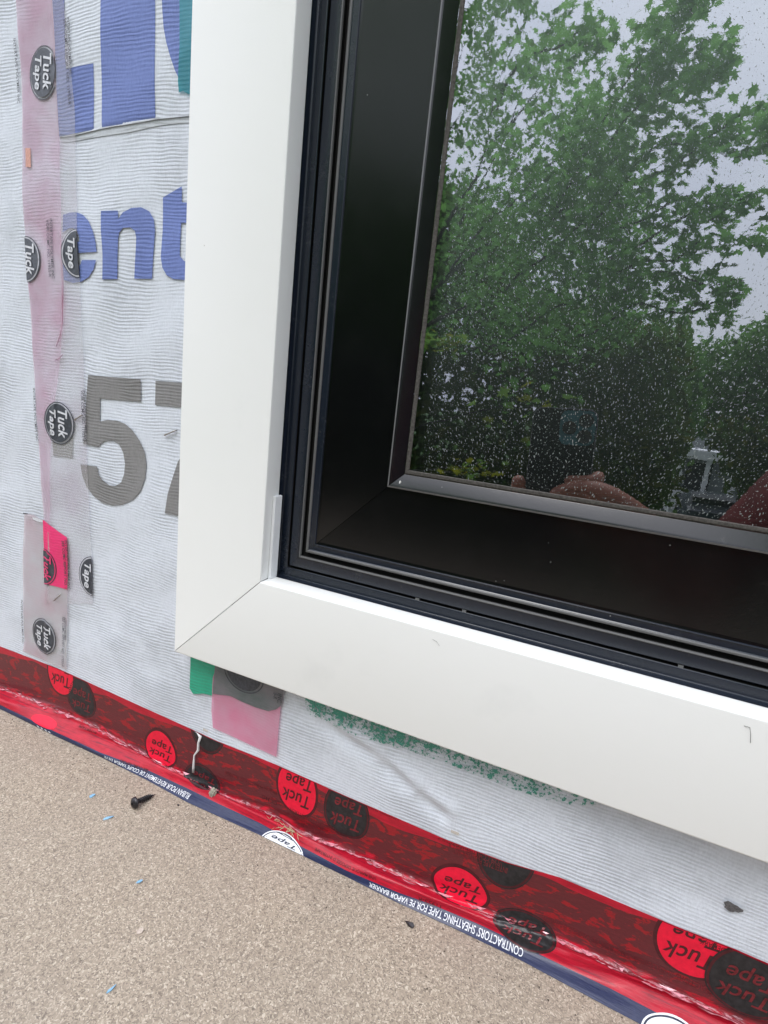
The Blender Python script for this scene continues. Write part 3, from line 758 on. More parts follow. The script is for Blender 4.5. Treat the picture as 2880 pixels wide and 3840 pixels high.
def tape_grid(x0, x1, xf=None):
    nx = int((x1 - x0) / .0016); nt_ = 64
    us = np.linspace(x0, x1, nx + 1); ts = np.linspace(0, 1, nt_ + 1)
    U, T = np.meshgrid(us, ts, indexing='ij')
    X = U if xf is None else xf(U, T)
    Pp = tape_surf(X.ravel(), T.ravel()); F = []
    for i in range(nx):
        for j in range(nt_): F.append([i * (nt_ + 1) + j, i * (nt_ + 1) + j + 1, (i + 1) * (nt_ + 1) + j + 1, (i + 1) * (nt_ + 1) + j])
    me = mesh(Pp, F, True); uvl = me.uv_layers.new(name='UVMap')
    Xr = X.ravel(); Tr = T.ravel(); vi = np.empty(len(me.loops), int); me.loops.foreach_get('vertex_index', vi)
    uvl.data.foreach_set('uv', np.stack([Xr[vi], Tr[vi]], -1).ravel())
    return me
TEAR = [(735, 2738), (752, 2760), (748, 2785), (742, 2810), (733, 2832), (729, 2870), (728, 2895)]
tear_uv = [tuv(*q) for q in TEAR]
TX = tear_uv[0][0]
def tearx(T):
    ts = np.array([q[1] for q in tear_uv] + [1.0]); xs = np.array([q[0] for q in tear_uv] + [tear_uv[-1][0] - .002]); o = np.argsort(ts)
    return np.interp(T, ts[o], xs[o])
x0L, x1R = -1.6, 2.2
base_l = empty('base_tape', (-.2, 0, ZF), label='red sheathing tape run along the foot of the wall, left of the white tear', category='tape', group='red tapes sealing the wall to the deck')
base_r = empty('base_tape', (.3, 0, ZF), label='red sheathing tape run along the foot of the wall, right of the white tear', category='tape', group='red tapes sealing the wall to the deck')
link_at(obj('tape_film', tape_grid(-.45, TX, lambda U, T: -.45 + (U + .45) * (tearx(T) + .45) / (TX + .45)), 'tape_red'), base_l)
link_at(obj('tape_film', tape_grid(TX, .62, lambda U, T: .62 - (.62 - U) * (.62 - tearx(T)) / (.62 - TX)), 'tape_red'), base_r)
for (a, b_, par) in ((-2.4, -.45, base_l), (.62, 3.0, base_r)):
    us = np.linspace(a, b_, 60); ts = np.linspace(0, 1, 20); U, T = np.meshgrid(us, ts, indexing='ij')
    Pp = tape_surf(U.ravel(), T.ravel()); F = [[i * 20 + j, i * 20 + j + 1, (i + 1) * 20 + j + 1, (i + 1) * 20 + j] for i in range(59) for j in range(19)]
    me = mesh(Pp, F, True); uvl = me.uv_layers.new(name='UVMap'); vi = np.empty(len(me.loops), int); me.loops.foreach_get('vertex_index', vi)
    uvl.data.foreach_set('uv', np.stack([U.ravel()[vi], T.ravel()[vi]], -1).ravel())
    link_at(obj('tape_film', me, 'tape_red'), par)
def tape_decal(name, rings, off, m, parent, step=.0014):
    # rings in (metres, t*LEN)
    V, F = cdt(rings, step)
    V2 = np.stack([V[:, 0], V[:, 1] / TLEN], -1)
    return link_at(obj(name, mesh(tape_surf(V2[:, 0], np.clip(V2[:, 1], 0, 1), off), [f[::-1] for f in F], True), m), parent)
TLEN = .068
def tape_word(s, c, ln, h, off, m, parent, bold=.012, shear=.25, flip=True, tilt=0.0, keep=None):
    V, F, asp = glyphs(s, bold, shear); V, F = sub(V, F, np.array([ln, h]), .0018)
    q = (V - .5) * np.array([ln, h])
    # t grows downwards; upright letters have +h towards smaller t; flipped ones read right-to-left upside down
    q = np.stack([q[:, 0], -q[:, 1]], -1)
    if flip: q = -q
    ca, sa = math.cos(tilt), math.sin(tilt); q = q @ np.array([[ca, sa], [-sa, ca]])
    X = c[0] + q[:, 0]; T = (c[1] * TLEN + q[:, 1]) / TLEN
    F = [f for f in F if T[f].min() >= 0.0 and T[f].max() <= 1.0 and (keep is None or keep(X[f].mean(), T[f].mean()))]
    if not F: return
    link_at(obj('printed_word', mesh(tape_surf(X, np.clip(T, 0, 1), off), F), m), parent)
def tape_logo(px, kind, a=.0170, b_=.0157, words=True, off=.00012, tdx=0):
    c = tuv(*px) if px[0] > 5 else px; par = base_l if c[0] < TX else base_r
    cm = (c[0], c[1] * TLEN)
    lim = lambda p: p[1] - .0004; lim2 = lambda p: TLEN - .0004 - p[1]
    def ring(k): return clip_poly(clip_poly(ellipse(cm, a * k, b_ * k, (1, .12)), lim), lim2)
    mo, mt, mr = {'red': ('oval_red', 'ink_maroon', 'ink_maroon'), 'dark': ('oval_dark', 'ink_dimred', 'ink_dimred'), 'white': ('ink_white', 'ink_navy', 'ink_navy')}[kind]
    tape_decal('logo_ring', [ring(1.10)], off, mr if kind != 'dark' else 'oval_dark', par)
    if kind == 'dark': tape_decal('logo_gap', [ring(1.06)], off + .00007, 'ink_maroon', par)
    tape_decal('logo_oval', [ring(.98)], off + .00014, mo, par)
    if words:
        ins = lambda X, T: ((X - cm[0]) / a) ** 2 + ((T * TLEN - cm[1]) / b_) ** 2 < .92
        tape_word('Tuck', (c[0] - .0005, c[1] + .075), a * 1.42, b_ * .50, off + .00032, mt, par, keep=ins, tilt=-.05)
        tape_word('Tape', (c[0] + .0012, c[1] - .085), a * 1.32, b_ * .56, off + .00032, mt, par, keep=ins, tilt=-.05)
c1 = tuv(215, 2545)
def T_at(x, t): return (x, t)
tape_logo((tuv(225, 2530)[0], .04), 'red'); tape_logo((304, 2625), 'dark')
tape_logo((606, 2813), 'red'); tape_logo((757, 2930), 'dark')
tape_logo((tuv(1112, 2930)[0], .13), 'red'); tape_logo((1303, 3050), 'dark')
tape_logo((1728, 3331), 'red', .0188); tape_logo((1966, 3488), 'dark', .0183)
tape_logo((tuv(1890, 3235)[0], -.03), 'dark', words=False)
tape_logo((tuv(780, 2760)[0], -.10), 'dark', words=False)
tape_logo((tuv(2600, 3540)[0], .09), 'red', .0180); tape_logo((2795, 3700), 'dark', .0180, .0165, off=.0006)
# white half ovals on the navy edge strip
def edge_logo(px, a, b_, word=True, red=False):
    c = tuv(*px); par = base_l if c[0] < TX else base_r; cm = (c[0], TLEN * 1.03)
    lim = lambda p: TLEN - .0001 - p[1]
    tape_decal('logo_ring', [clip_poly(ellipse(cm, a * 1.12, b_ * 1.14, (1, 0)), lim)], .00012, 'oval_red' if red else 'ink_white', par, .002)
    tape_decal('logo_ring', [clip_poly(ellipse(cm, a * 1.06, b_ * 1.07, (1, 0)), lim)], .00015, 'ink_navy', par, .002)
    tape_decal('logo_oval', [clip_poly(ellipse(cm, a, b_, (1, 0)), lim)], .00018, 'ink_white', par, .002)
    if word: tape_word('Tape', (c[0], 1 - b_ / TLEN * .34), a * 1.35, b_ * .5, .0006, 'ink_navy', par)
edge_logo((1060, 3170), .0165, .0135)
edge_logo((2540, 3838), .0165, .0125, False)
c_ = tuv(155, 2722); tape_decal('logo_oval', [ellipse((c_[0], .80 * TLEN), .016, .0062, (1, 0))], .00015, 'oval_red', base_l)
for k in range(4):
    q = c_[0] - .006 + k * .0052
    tape_decal('logo_slash', [[(q, .955 * TLEN), (q + .0018, .985 * TLEN), (q + .0046, .985 * TLEN), (q + .0022, .93 * TLEN)]], .00022, 'ink_white', base_l, .002)
def edge_text(s, pa, pb, t, h, parent, m='ink_white', bold=.004):
    a = tuv(*pa)[0]; b2 = tuv(*pb)[0]
    tape_word(s, ((a + b2) / 2, t), abs(b2 - a), h, .00035, m, parent, bold, 0.0)
edge_text('RUBAN POUR REVETEMENT DE COUPE VAPEUR DE PE', (392, 2838), (702, 2998), .935, .0050, base_l)
edge_text("CONTRACTORS' SHEATHING TAPE FOR PE VAPOR BARRIER", (1382, 3320), (1955, 3595), .93, .0060, base_r)
def body_text(s, pc, ln, h, m, tilt=0):
    c = tuv(*pc); tape_word(s, c, ln, h, .00030, m, base_l if c[0] < TX else base_r, .004, 0, True, tilt)
for s, pc, ln, h, m in (
    ('RUBAN POUR REVETEMENT DE COUPE', (1130, 3055), .056, .0032, 'ink_dimred'), ('VOIR CCMC NO. 14066-R', (1150, 3085), .036, .0030, 'ink_dimred'),
    ('INTERTAPE POLYMER INC', (1165, 3108), .032, .0028, 'ink_dimred'), ('RUBAN POUR COUPE VAPEUR', (940, 2935), .050, .0026, 'ink_dimred'),
    ('INTERTAPE POLYMER INC', (1800, 3225), .036, .0032, 'ink_dimred'), ('VOIR CCMC NO. 14066-R', (1780, 3200), .036, .0032, 'ink_dimred'),
    ('CONTRACTORS SHEATHING', (1740, 3175), .036, .0030, 'ink_maroon'), ('A REGISTERED TRADEMARK OF INTERTAPE', (1390, 3020), .046, .0022, 'ink_maroon'),
    ('A REGISTERED TRADEMARK', (2780, 3590), .040, .0024, 'ink_maroon'), ('CONTRACTORS SHEATHING TAPE FOR PE VAPOR BARRIER', (2370, 3590), .105, .0048, 'ink_dimred'),
    ('UNE MARQUE DEPOSEE D INTERTAPE', (1290, 3243), .050, .0026, 'ink_maroon'), ('11955-R', (1610, 3385), .016, .0042, 'ink_maroon'),
    ('INTERTAPE', (330, 2735), .022, .0030, 'ink_maroon'), ('SEE CCMC REPORT', (500, 2870), .030, .0032, 'ink_maroon'), ('CCMC', (1010, 3000), .014, .0036, 'ink_maroon')):
    body_text(s, pc, ln, h, m)
# white tear line between the two runs
tr_pts = [tuple(tape_surf(q[0], q[1], .0006)[0]) for q in tear_uv]
obj('torn_strip', tube_mesh(tr_pts, .0012, 6, [.5, 1.2, .8, .9, .6, .8, .9]), 'torn_white', None, label='thin white torn strip of backing crossing the red tape', category='tape scrap')
# slivers of crumpled film added along the crease, coloured pale for sky glints
M['sliver'] = simple('crumpled_film', (.62, .22, .27), .18, .7, .4, 500, .0006, .6)
def slivers(parent, x0, x1, n, seed):
    r = random.Random(seed); V = []; F = []
    for k in range(n):
        x = r.uniform(x0, x1); t = .585 + r.gauss(0, .025); ln = r.uniform(.003, .012); w = r.uniform(.01, .03)
        a = tape_surf([x, x + ln, x + ln * .6, x + ln * .2], [t, t + r.uniform(-.02, .03), t + w, t + w * .7], .0004)
        b0 = len(V); a[2][1] -= .0008; a[2][2] += .0006; V += a.tolist(); F.append([b0, b0 + 1, b0 + 2]); F.append([b0, b0 + 2, b0 + 3])
    return link_at(obj('crumpled_film', mesh(V, F), 'sliver', None, kind='stuff'), parent)
slivers(base_l, -.24, TX - .01, 60, 3); slivers(base_r, TX + .01, .40, 110, 4)

# ================================================================== WINDOW
win = empty('window', (WX / 2, 0, .0), label='black framed window with wide white casing and rain spotted glass', category='window')
def fillet(pts, r, n=4):
    out = [np.array(pts[0], float)]
    for i in range(1, len(pts) - 1):
        p, a, b = np.array(pts[i], float), np.array(pts[i - 1], float), np.array(pts[i + 1], float)
        da, db = a - p, b - p; la, lb = np.linalg.norm(da), np.linalg.norm(db); rr = min(r, la * .45, lb * .45)
        s, e = p + da / la * rr, p + db / lb * rr
        for k in range(n + 1):
            t = k / n; out.append((1 - t) ** 2 * s + 2 * t * (1 - t) * p + t * t * e)
    out.append(np.array(pts[-1], float)); return out
def frame_part(name, pts, m, side, g=.0002, parent=win, r=.0005, ns=1, label=None):
    """a moulding with profile (s from the outer casing edge, depth), mitred at 45 degrees"""
    pr = fillet(pts, r) if r else [np.array(p, float) for p in pts]
    V = []; F = []; n = len(pr)
    for e in (0, 1):
        for s, d in pr:
            if side == 'left': V.append((s, d, s + g if e == 0 else WZ - s - g))
            if side == 'right': V.append((WX - s, d, s + g if e == 0 else WZ - s - g))
            if side == 'bottom': V.append((s + g if e == 0 else WX - s - g, d, s))
            if side == 'top': V.append((s + g if e == 0 else WX - s - g, d, WZ - s))
    for i in range(n - 1): F.append([i, i + 1, n + i + 1, n + i])
    if side in ('bottom', 'right'): F = [f[::-1] for f in F]
    me = mesh(V, F); me.shade_smooth(); me.set_sharp_from_angle(angle=math.radians(25))
    kw = {'label': label} if label else {}
    return link_at(obj(name, me, m, None, **kw), parent)
k_ = .75
def sc(pts): return [(s * k_, d * k_) for s, d in pts]
SIDES = ('left', 'bottom', 'right', 'top')
casing_p = [(0, .0185), (0, 0.0), (TRIM, 0.0), (TRIM, .0165), (TRIM - .001, .0170)]
outer_p = sc([(.1003, .0205), (.1003, .0285), (.1012, .0290), (.1085, .0293), (.1092, .0298)])
groove_p = sc([(.1092, .0298), (.1095, .036), (.1112, .036), (.1115, .0297)])
mid_p = sc([(.1115, .0297), (.1120, .0291), (.1220, .0291)])
bead1_p = sc([(.1220, .0291), (.1223, .0278), (.1234, .0278), (.1238, .0300)])
chan_p = sc([(.1238, .0300), (.1240, .0335), (.1284, .0335)])
bead2_p = sc([(.1284, .0335), (.1286, .0284), (.1309, .0278), (.1313, .0292)])
land_p = sc([(.1313, .0292), (.1320, .0298), (.1368, .0300), (.1371, .0292), (.1377, .0292), (.1380, .0308)])
face_p = sc([(.1380, .0308), (.1400, .0312), (.2028, .0322)])
edge_p = sc([(.2028, .0322), (.2032, .0299), (.2046, .0295)])
stop_p = sc([(.2046, .0295), (.2058, .0299), (.2162, .0350), (.2166, .0380)])
gask_p = sc([(.2158, .0353), (.2168, .0340), (.2196, .0340), (.2200, .0352)])
for sd_ in SIDES:
    frame_part('casing_board', casing_p, 'casing', sd_, .00030, r=.0011)
    fm = 'frame_blue'
    frame_part('outer_profile', outer_p, fm, sd_, .00010)
    frame_part('groove', groove_p, 'gap', sd_, .0, r=0)
    frame_part('middle_profile', mid_p, fm, sd_, .00010)
    frame_part('ridge_bead', bead1_p, 'bead', sd_, .00010, r=.0004)
    frame_part('channel', chan_p, 'gap', sd_, .0, r=0)
    frame_part('ridge_bead', bead2_p, 'bead', sd_, .00010, r=.0008)
    frame_part('inner_profile', land_p, fm, sd_, .00010, r=.0002)
    frame_part('frame_face', face_p, 'frame', sd_, .00022, r=.0004)
    frame_part('stop_edge', edge_p, 'bead', sd_, .00010, r=.0003)
    frame_part('glazing_stop', stop_p, 'stop', sd_, .00018, r=.0007)
    frame_part('gasket', gask_p, 'gasket', sd_, .0, r=.0004)
    frame_part('added_backing', sc([(.02, .0234), (.09, .0234), (.1010, .0390), (.2190, .0390)]), 'gap', sd_, 0, r=0)  # added dark backing that blocks light behind the mitre gaps
# drainage bridges in the groove of the lower member
for px in ((1741, 2287), (2555, 2489), (1565, 2247)):
    h = hit(*px, y=.0225); x = h[0]; bm = bmesh.new(); bmesh.ops.create_cube(bm, size=1)
    for v in bm.verts: v.co = Vector((x + v.co.x * .0026, .0242 + v.co.y * .004, .0826 + v.co.z * .0016))
    me = bpy.data.meshes.new('mesh'); bm.to_mesh(me); bm.free(); link_at(obj('drain_bridge', me, 'bead'), win)
# dark mitre seams are real gaps over the backing.  white snap-in clip in the left return
bm = bmesh.new(); bmesh.ops.create_cube(bm, size=1)
zc0, zc1 = hit(1017, 2169, x=TRIM + .001)[2], hit(1038, 1859, x=TRIM + .001)[2]
for v in bm.verts: v.co = Vector((TRIM + .0012 + v.co.x * .0022, .0128 + v.co.y * .0085, (zc0 + zc1) / 2 + v.co.z * (zc1 - zc0)))
bmesh.ops.bevel(bm, geom=bm.edges[:], offset=.0004, segments=2, affect='EDGES')
me = bpy.data.meshes.new('mesh'); bm.to_mesh(me); bm.free(); link_at(obj('snap_clip', me, 'clip', None, label='short white snap-in strip at the lower left corner'), win)
# glass
gx0, gz0 = .2175 * k_, .2175 * k_
V = [(gx0 - .004, YG, gz0 - .004), (WX - gx0 + .004, YG, gz0 - .004), (WX - gx0 + .004, YG, WZ - gz0 + .004), (gx0 - .004, YG, WZ - gz0 + .004)]
pane = link_at(obj('glass_pane', mesh(V, [[0, 1, 2, 3]]), 'glass'), win)
# spacer seen through the edge of the unit, and room darkness behind it
M['spacer'] = simple('grey_spacer', (.03, .05, .04), .5, .4, .2, 200)
for sd_ in SIDES: frame_part('spacer_bar', [(gx0 - .003, YG + .004), (gx0 + .0035, YG + .004), (gx0 + .0035, YG + .016)], 'spacer', sd_, 0, r=0)
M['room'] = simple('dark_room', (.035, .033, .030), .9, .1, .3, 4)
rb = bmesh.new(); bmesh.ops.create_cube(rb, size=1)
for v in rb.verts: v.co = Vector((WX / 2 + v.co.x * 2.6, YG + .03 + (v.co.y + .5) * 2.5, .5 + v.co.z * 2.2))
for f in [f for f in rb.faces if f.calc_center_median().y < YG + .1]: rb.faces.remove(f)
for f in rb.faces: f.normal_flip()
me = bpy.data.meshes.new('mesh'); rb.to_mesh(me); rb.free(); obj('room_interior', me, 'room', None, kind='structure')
# dried rain marks: small raised lens-shaped spots
def droplets():
    Vs = []; Fs = []
    K = 6
    def spot(x, z, l, w, a, h):
        b0 = len(Vs); ca, sa = math.cos(a), math.sin(a)
        for k in range(K):
            t = 2 * math.pi * k / K; u, v_ = l * math.cos(t), w * math.sin(t); Vs.append((x + u * ca - v_ * sa, YG - .00002, z + u * sa + v_ * ca))
        Vs.append((x, YG - h, z)); Vs.append((x + .2 * l * ca, YG - h, z + .35 * w))
        for k in range(K): Fs.append((b0 + k, b0 + (k + 1) % K, b0 + K))
    cell = .0017
    xs = np.arange(gx0 + .010, .62, cell); zs = np.arange(gz0 + .003, .62, cell)
    for x in xs:
        for z in zs:
            if random.random() < .14: continue
            # the stroke direction drifts across the pane, as wind-blown rain does
            a = math.radians(118 + 34 * (noise.noise((x * 5, z * 5, 0))) - 60 * max(0, min(1, (.34 - z) / .18)) * max(0, min(1, (x - .2) / .15))) + random.gauss(0, .45)
            s = random.choice((.22, .28, .34, .40, .48, .60, .85)) * max(.55, min(1, 1.25 - (z - .15) * 2.2)); spot(x + random.uniform(-.5, .5) * cell, z + random.uniform(-.5, .5) * cell, .00068 * s * random.uniform(.6, 1.7), .00030 * s, a, .00022 * s)
    for _ in range(9000):
        x = random.uniform(gx0 + .01, WX - gx0); z = random.uniform(gz0, WZ - gz0)
        if x < .62 and z < .62: continue
        spot(x, z, .0009, .0004, random.uniform(1.6, 2.4), .0003)
    return mesh(Vs, Fs, True)
link_at(obj('rain_marks', droplets(), 'drop', None, kind='stuff'), win)

# metal chip on the glazing stop and small scraps
def chip(name, c, size, m, lab, cat, seed=0, group=None, nrm='z', flat=.25, n=7):
    r = random.Random(seed); V = []; F = []
    for s_ in (-1, 1):
        rr = random.Random(seed + 1)
        for k in range(n):
            t = 2 * math.pi * k / n; q = rr.uniform(.55, 1.1)
            a, b = size[0] * q * math.cos(t), size[1] * q * math.sin(t); hgt = s_ * size[2] * .5 + size[2] * .4 * math.sin(t * 2)
            V.append((a, b, hgt) if nrm == 'z' else (a, -hgt, b))
    F.append(list(range(n))[::-1]); F.append([n + k for k in range(n)])
    for k in range(n): F.append([k, (k + 1) % n, n + (k + 1) % n, n + k])
    o = obj(name, mesh(V, F), m, None, label=lab, category=cat); o.location = c
    if group: o['group'] = group
    return o
M['alu'] = simple('bright_fleck', (.8, .8, .78), .3, .5, .1, 100)
h = hit(1500, 1808, y=.0235)
chip('paint_fleck', (h[0], h[1], h[2]), (.0008, .0012, .0006), 'alu', 'tiny white fleck on the black glazing stop at the glass corner', 'fleck', 5, nrm='y')

# ================================================================== THINGS ON THE DECK
M['blue_chip'] = simple('blue_plastic', (.22, .42, .60), .45, .5, .15, 400)
M['black_crumb'] = simple('black_crumb', (.018, .014, .018), .5, .5, .4, 500)
M['tan_crumb'] = simple('tan_crumb', (.5, .42, .36), .6, .3, .2, 500)
for (px, sz, rot_, lab, sd_) in (((345, 2985), (.0016, .0034, .0007), -.15, 'light blue plastic chip nearest the red tape, left of the screw', 2),
                          ((408, 3066), (.0015, .0046, .0007), -.75, 'blue plastic sliver on the deck below the screw', 3),
                          ((523, 3306), (.0010, .0022, .0005), -.5, 'small pale blue chip in the middle of the deck', 4),
                          ((416, 3710), (.0009, .0036, .0005), -.2, 'thin faint blue sliver on the deck near the bottom edge', 6)):
    h = hit(*px, z=ZF + .0006); o = chip('plastic_chip', tuple(h), sz, 'blue_chip', lab, 'plastic chip', sd_, 'blue plastic chips on the deck'); o.rotation_euler = (.1, .1, rot_)
for (px, sz, m_, lab, sd_) in (((1537, 3466), (.0038, .0018, .0014), 'black_crumb', 'curled black crumb on the deck below the navy tape edge', 8),
                          ((668, 3018), (.0010, .0007, .0006), 'black_crumb', 'tiny black crumb beside the navy tape edge, right of the screw', 9),
                          ((525, 3492), (.0022, .0026, .0005), 'tan_crumb', 'small round tan crumb on the deck', 10)):
    h = hit(*px, z=ZF + .0006); chip('crumb', tuple(h), sz, m_, lab, 'crumb', sd_, 'crumbs on the deck')
# screw
M['screw'] = simple('black_phosphate', (.030, .027, .030), .38, .6, .4, 900); M['screw'].node_tree.nodes['Principled BSDF'].inputs['Metallic'].default_value = .55
hp = Vector(hit(507, 3010, z=ZF + .0042)); tp = Vector(hit(585, 2978, z=ZF + .0008))
dirv = (tp - hp); slen = dirv.length; dirv.normalize()
sr = empty('screw', tuple(hp), label='black pan head screw lying on the speckled deck', category='screw')
sr.rotation_euler = dirv.to_track_quat('Z', 'Y').to_euler()
def lathe(prof, n=24, tw=0.0):
    V = []; F = []
    for i, (z, r) in enumerate(prof):
        for k in range(n):
            t = 2 * math.pi * k / n; V.append((r * math.cos(t), r * math.sin(t), z))
    for i in range(len(prof) - 1):
        for k in range(n): F.append([i * n + k, i * n + (k + 1) % n, (i + 1) * n + (k + 1) % n, (i + 1) * n + k])
    return V, F
V, F = lathe([(-.0026, .0001), (-.0026, .0010), (-.0024, .0024), (-.0014, .0040), (-.0003, .0044), (.0, .0044), (.0004, .0040), (.0005, .0018)])
obj('head', mesh(V, F, True), 'screw', sr)
V, F = lathe([(-.0029, .0001), (-.00290, .0010), (-.0022, .0011), (-.0018, .0001)], 6); obj('drive_recess', mesh(V, F), 'gap', sr)
V = []; F = []; n = 20; steps = 150
for i in range(steps + 1):
    z = .0004 + (slen - .0004) * i / steps
    for k in range(n):
        t = 2 * math.pi * k / n; tap = 1 if z < slen * .62 else max(0.02, 1 - (z - slen * .62) / (slen * .38))
        ph = (z / .00175 * 2 * math.pi - t) % (2 * math.pi); th = max(0, 1 - abs(ph - math.pi) / 1.25)
        r = (.00125 + .00115 * th * (z > .0012)) * tap; V.append((r * math.cos(t), r * math.sin(t), z))
for i in range(steps):
    for k in range(n): F.append([i * n + k, i * n + (k + 1) % n, (i + 1) * n + (k + 1) % n, (i + 1) * n + k])
obj('threaded_shank', mesh(V, F, True), 'screw', sr)
gv = []; gf = []
r_ = random.Random(77)
for k in range(420):
    q = tuv(r_.uniform(20, 2380), 0) if False else None
    gx = r_.uniform(-.22, .38); ye = float(np.interp(gx, r_ed[:, 0], r_ed[:, 1])); gy = ye - abs(r_.expovariate(1 / .014)) - .0006
    sz = r_.choice((.00025, .0003, .0004, .0006)); b0 = len(gv); a0 = r_.uniform(0, 6)
    for t in range(5): gv.append((gx + sz * math.cos(a0 + t * 1.257) * r_.uniform(.7, 1.3), gy + sz * math.sin(a0 + t * 1.257) * r_.uniform(.7, 1.3), ZF + .00005))
    gv.append((gx, gy, ZF + sz * .9))
    for t in range(5): gf.append((b0 + t, b0 + (t + 1) % 5, b0 + 5))
obj('grit', mesh(gv, gf), simple('dark_grit', (.11, .085, .07), .8, .2, .6, 300), None, label='fine dark grit gathered along the edge of the red tape', category='grit', kind='stuff')
# straw and dust caught in the crease
M['straw'] = simple('straw', (.52, .45, .28), .6, .3, .3, 500)
def tuft(px0, px1, n, seed, lab, m='straw', rad=.00022, spread=.0025):
    r = random.Random(seed); bm_v = []; bm_f = []
    for k in range(n):
        t = r.random(); px = (px0[0] + (px1[0] - px0[0]) * t, px0[1] + (px1[1] - px0[1]) * t)
        q = tuv(*px); a = Vector(tape_surf(q[0], q[1], .0006)[0]) + Vector((r.gauss(0, .001), -abs(r.gauss(0, .0006)), r.gauss(0, .0008)))
        d = Vector((r.uniform(-1, 1), r.uniform(-.6, .1), r.uniform(-.7, .5))).normalized() * r.uniform(.002, .0075)
        mid = a + d * .5 + Vector((0, -.0006, r.uniform(-.0006, .0008)))
        me = tube_mesh([a, mid, a + d], rad, 4, [1, .9, .3]); b0 = len(bm_v)
        bm_v += [tuple(v.co) for v in me.vertices]; bm_f += [[b0 + i for i in p.vertices] for p in me.polygons]
    obj('straw_tuft', mesh(bm_v, bm_f), m, None, label=lab, category='straw')
tuft((1030, 3070), (1110, 3125), 46, 1, 'tuft of dry straw caught in the crease of the red tape')
M['putty'] = simple('grey_crumble', (.36, .33, .27), .9, .2, .5, 900, .0008)
q = tuv(798, 2975); c = tape_surf(q[0], q[1], .0004)[0]
bm = bmesh.new(); bmesh.ops.create_icosphere(bm, subdivisions=3, radius=1)
for v in bm.verts:
    d = 1 + .45 * noise.noise(v.co * 2.3) + .25 * noise.noise(v.co * 6); v.co = Vector((v.co.x * .0028 * d, v.co.y * .0018 * d, v.co.z * .0055 * d))
me = bpy.data.meshes.new('mesh'); bm.to_mesh(me); bm.free(); o = obj('grit_lump', me, 'putty', None, label='crumbly grey grit lump in the crease beside the dark oval', category='grit'); o.location = tuple(c); o.rotation_euler = (0, .35, 0)
# hairs and scratch on the casing
M['hair'] = simple('dark_hair', (.05, .04, .04), .5, .4, .1, 100)
for pts, lab in (([(2790, 2722), (2812, 2728), (2795 + 20, 2752), (2792 + 22, 2786)], 'short dark hair stuck on the bottom casing near its right end'),
            ([(1622, 2398), (1637, 2406), (1648, 2422)], 'fine curved hair on the bottom casing below the corner')):
    pp = [tuple(hit(*q, y=-.0003)) for q in pts]
    obj('hair', tube_mesh(pp, .00011 if len(pts) > 3 else .00008, 5), 'hair', None, label=lab, category='hair', group='hairs on the casing')

# ================================================================== WHAT THE GLASS REFLECTS (behind the camera)
def V3(px, py, Y):           # a sight line continued through the mirror of the pane
    h = hit(px, py, y=Y); return np.array([h[0], 2 * YG - Y, h[2]])
def leaf_mat(name, c, tr=.45):
    m, nt, b = mat(name); out = nt.nodes['Material Output']
    oi = N(nt, 'ShaderNodeNewGeometry'); vec = coords(nt)
    n = noise_(nt, vec, 1.3, 4, .6); n2 = noise_(nt, vec, 23, 2)
    col = mixc(nt, ramp(nt, n, .35, .68), c, (c[0] * 1.9, c[1] * 1.35, c[2] * .8)); col = mixc(nt, ramp(nt, n2, .3, .7), col, tuple(x * .6 for x in c))
    col = mixc(nt, 1.0, col, ramp(nt, oi.outputs['Random Per Island'], 0, 1, (.35, .38, .40, 1), (1.45, 1.4, 1.2, 1)), 'MULTIPLY')
    df = N(nt, 'ShaderNodeBsdfDiffuse'); L(nt, col, df.inputs['Color']); tl = N(nt, 'ShaderNodeBsdfTranslucent'); L(nt, mixc(nt, .7, col, (.24, .52, .12)), tl.inputs['Color'])
    ms = N(nt, 'ShaderNodeMixShader'); ms.inputs[0].default_value = tr; L(nt, df.outputs[0], ms.inputs[1]); L(nt, tl.outputs[0], ms.inputs[2])
    L(nt, ms.outputs[0], out.inputs['Surface']); return m
M['leaf_maple'] = leaf_mat('maple_leaf', (.060, .155, .060), .70)
M['leaf_small'] = leaf_mat('small_leaf', (.06, .130, .055), .65)
M['leaf_dark'] = leaf_mat('dark_leaf', (.052, .062, .014), .25)
M['leaf_far'] = leaf_mat('far_leaf', (.055, .120, .055), .35)
M['leaf_yellow'] = leaf_mat('yellow_leaf', (.22, .24, .02), .5)
M['bark'] = simple('bark', (.028, .026, .022), .9, .2, .4, 20, .01)
MAPLE = [(0, -.50), (.10, -.18), (.38, -.30), (.30, -.08), (.56, .02), (.30, .12), (.42, .36), (.16, .26), (.0, .62), (-.16, .26), (-.42, .36), (-.30, .12), (-.56, .02), (-.30, -.08), (-.38, -.30), (-.10, -.18)]
OVALL = [(0, -.5), (.26, -.1), (.2, .3), (0, .55), (-.2, .3), (-.26, -.1)]
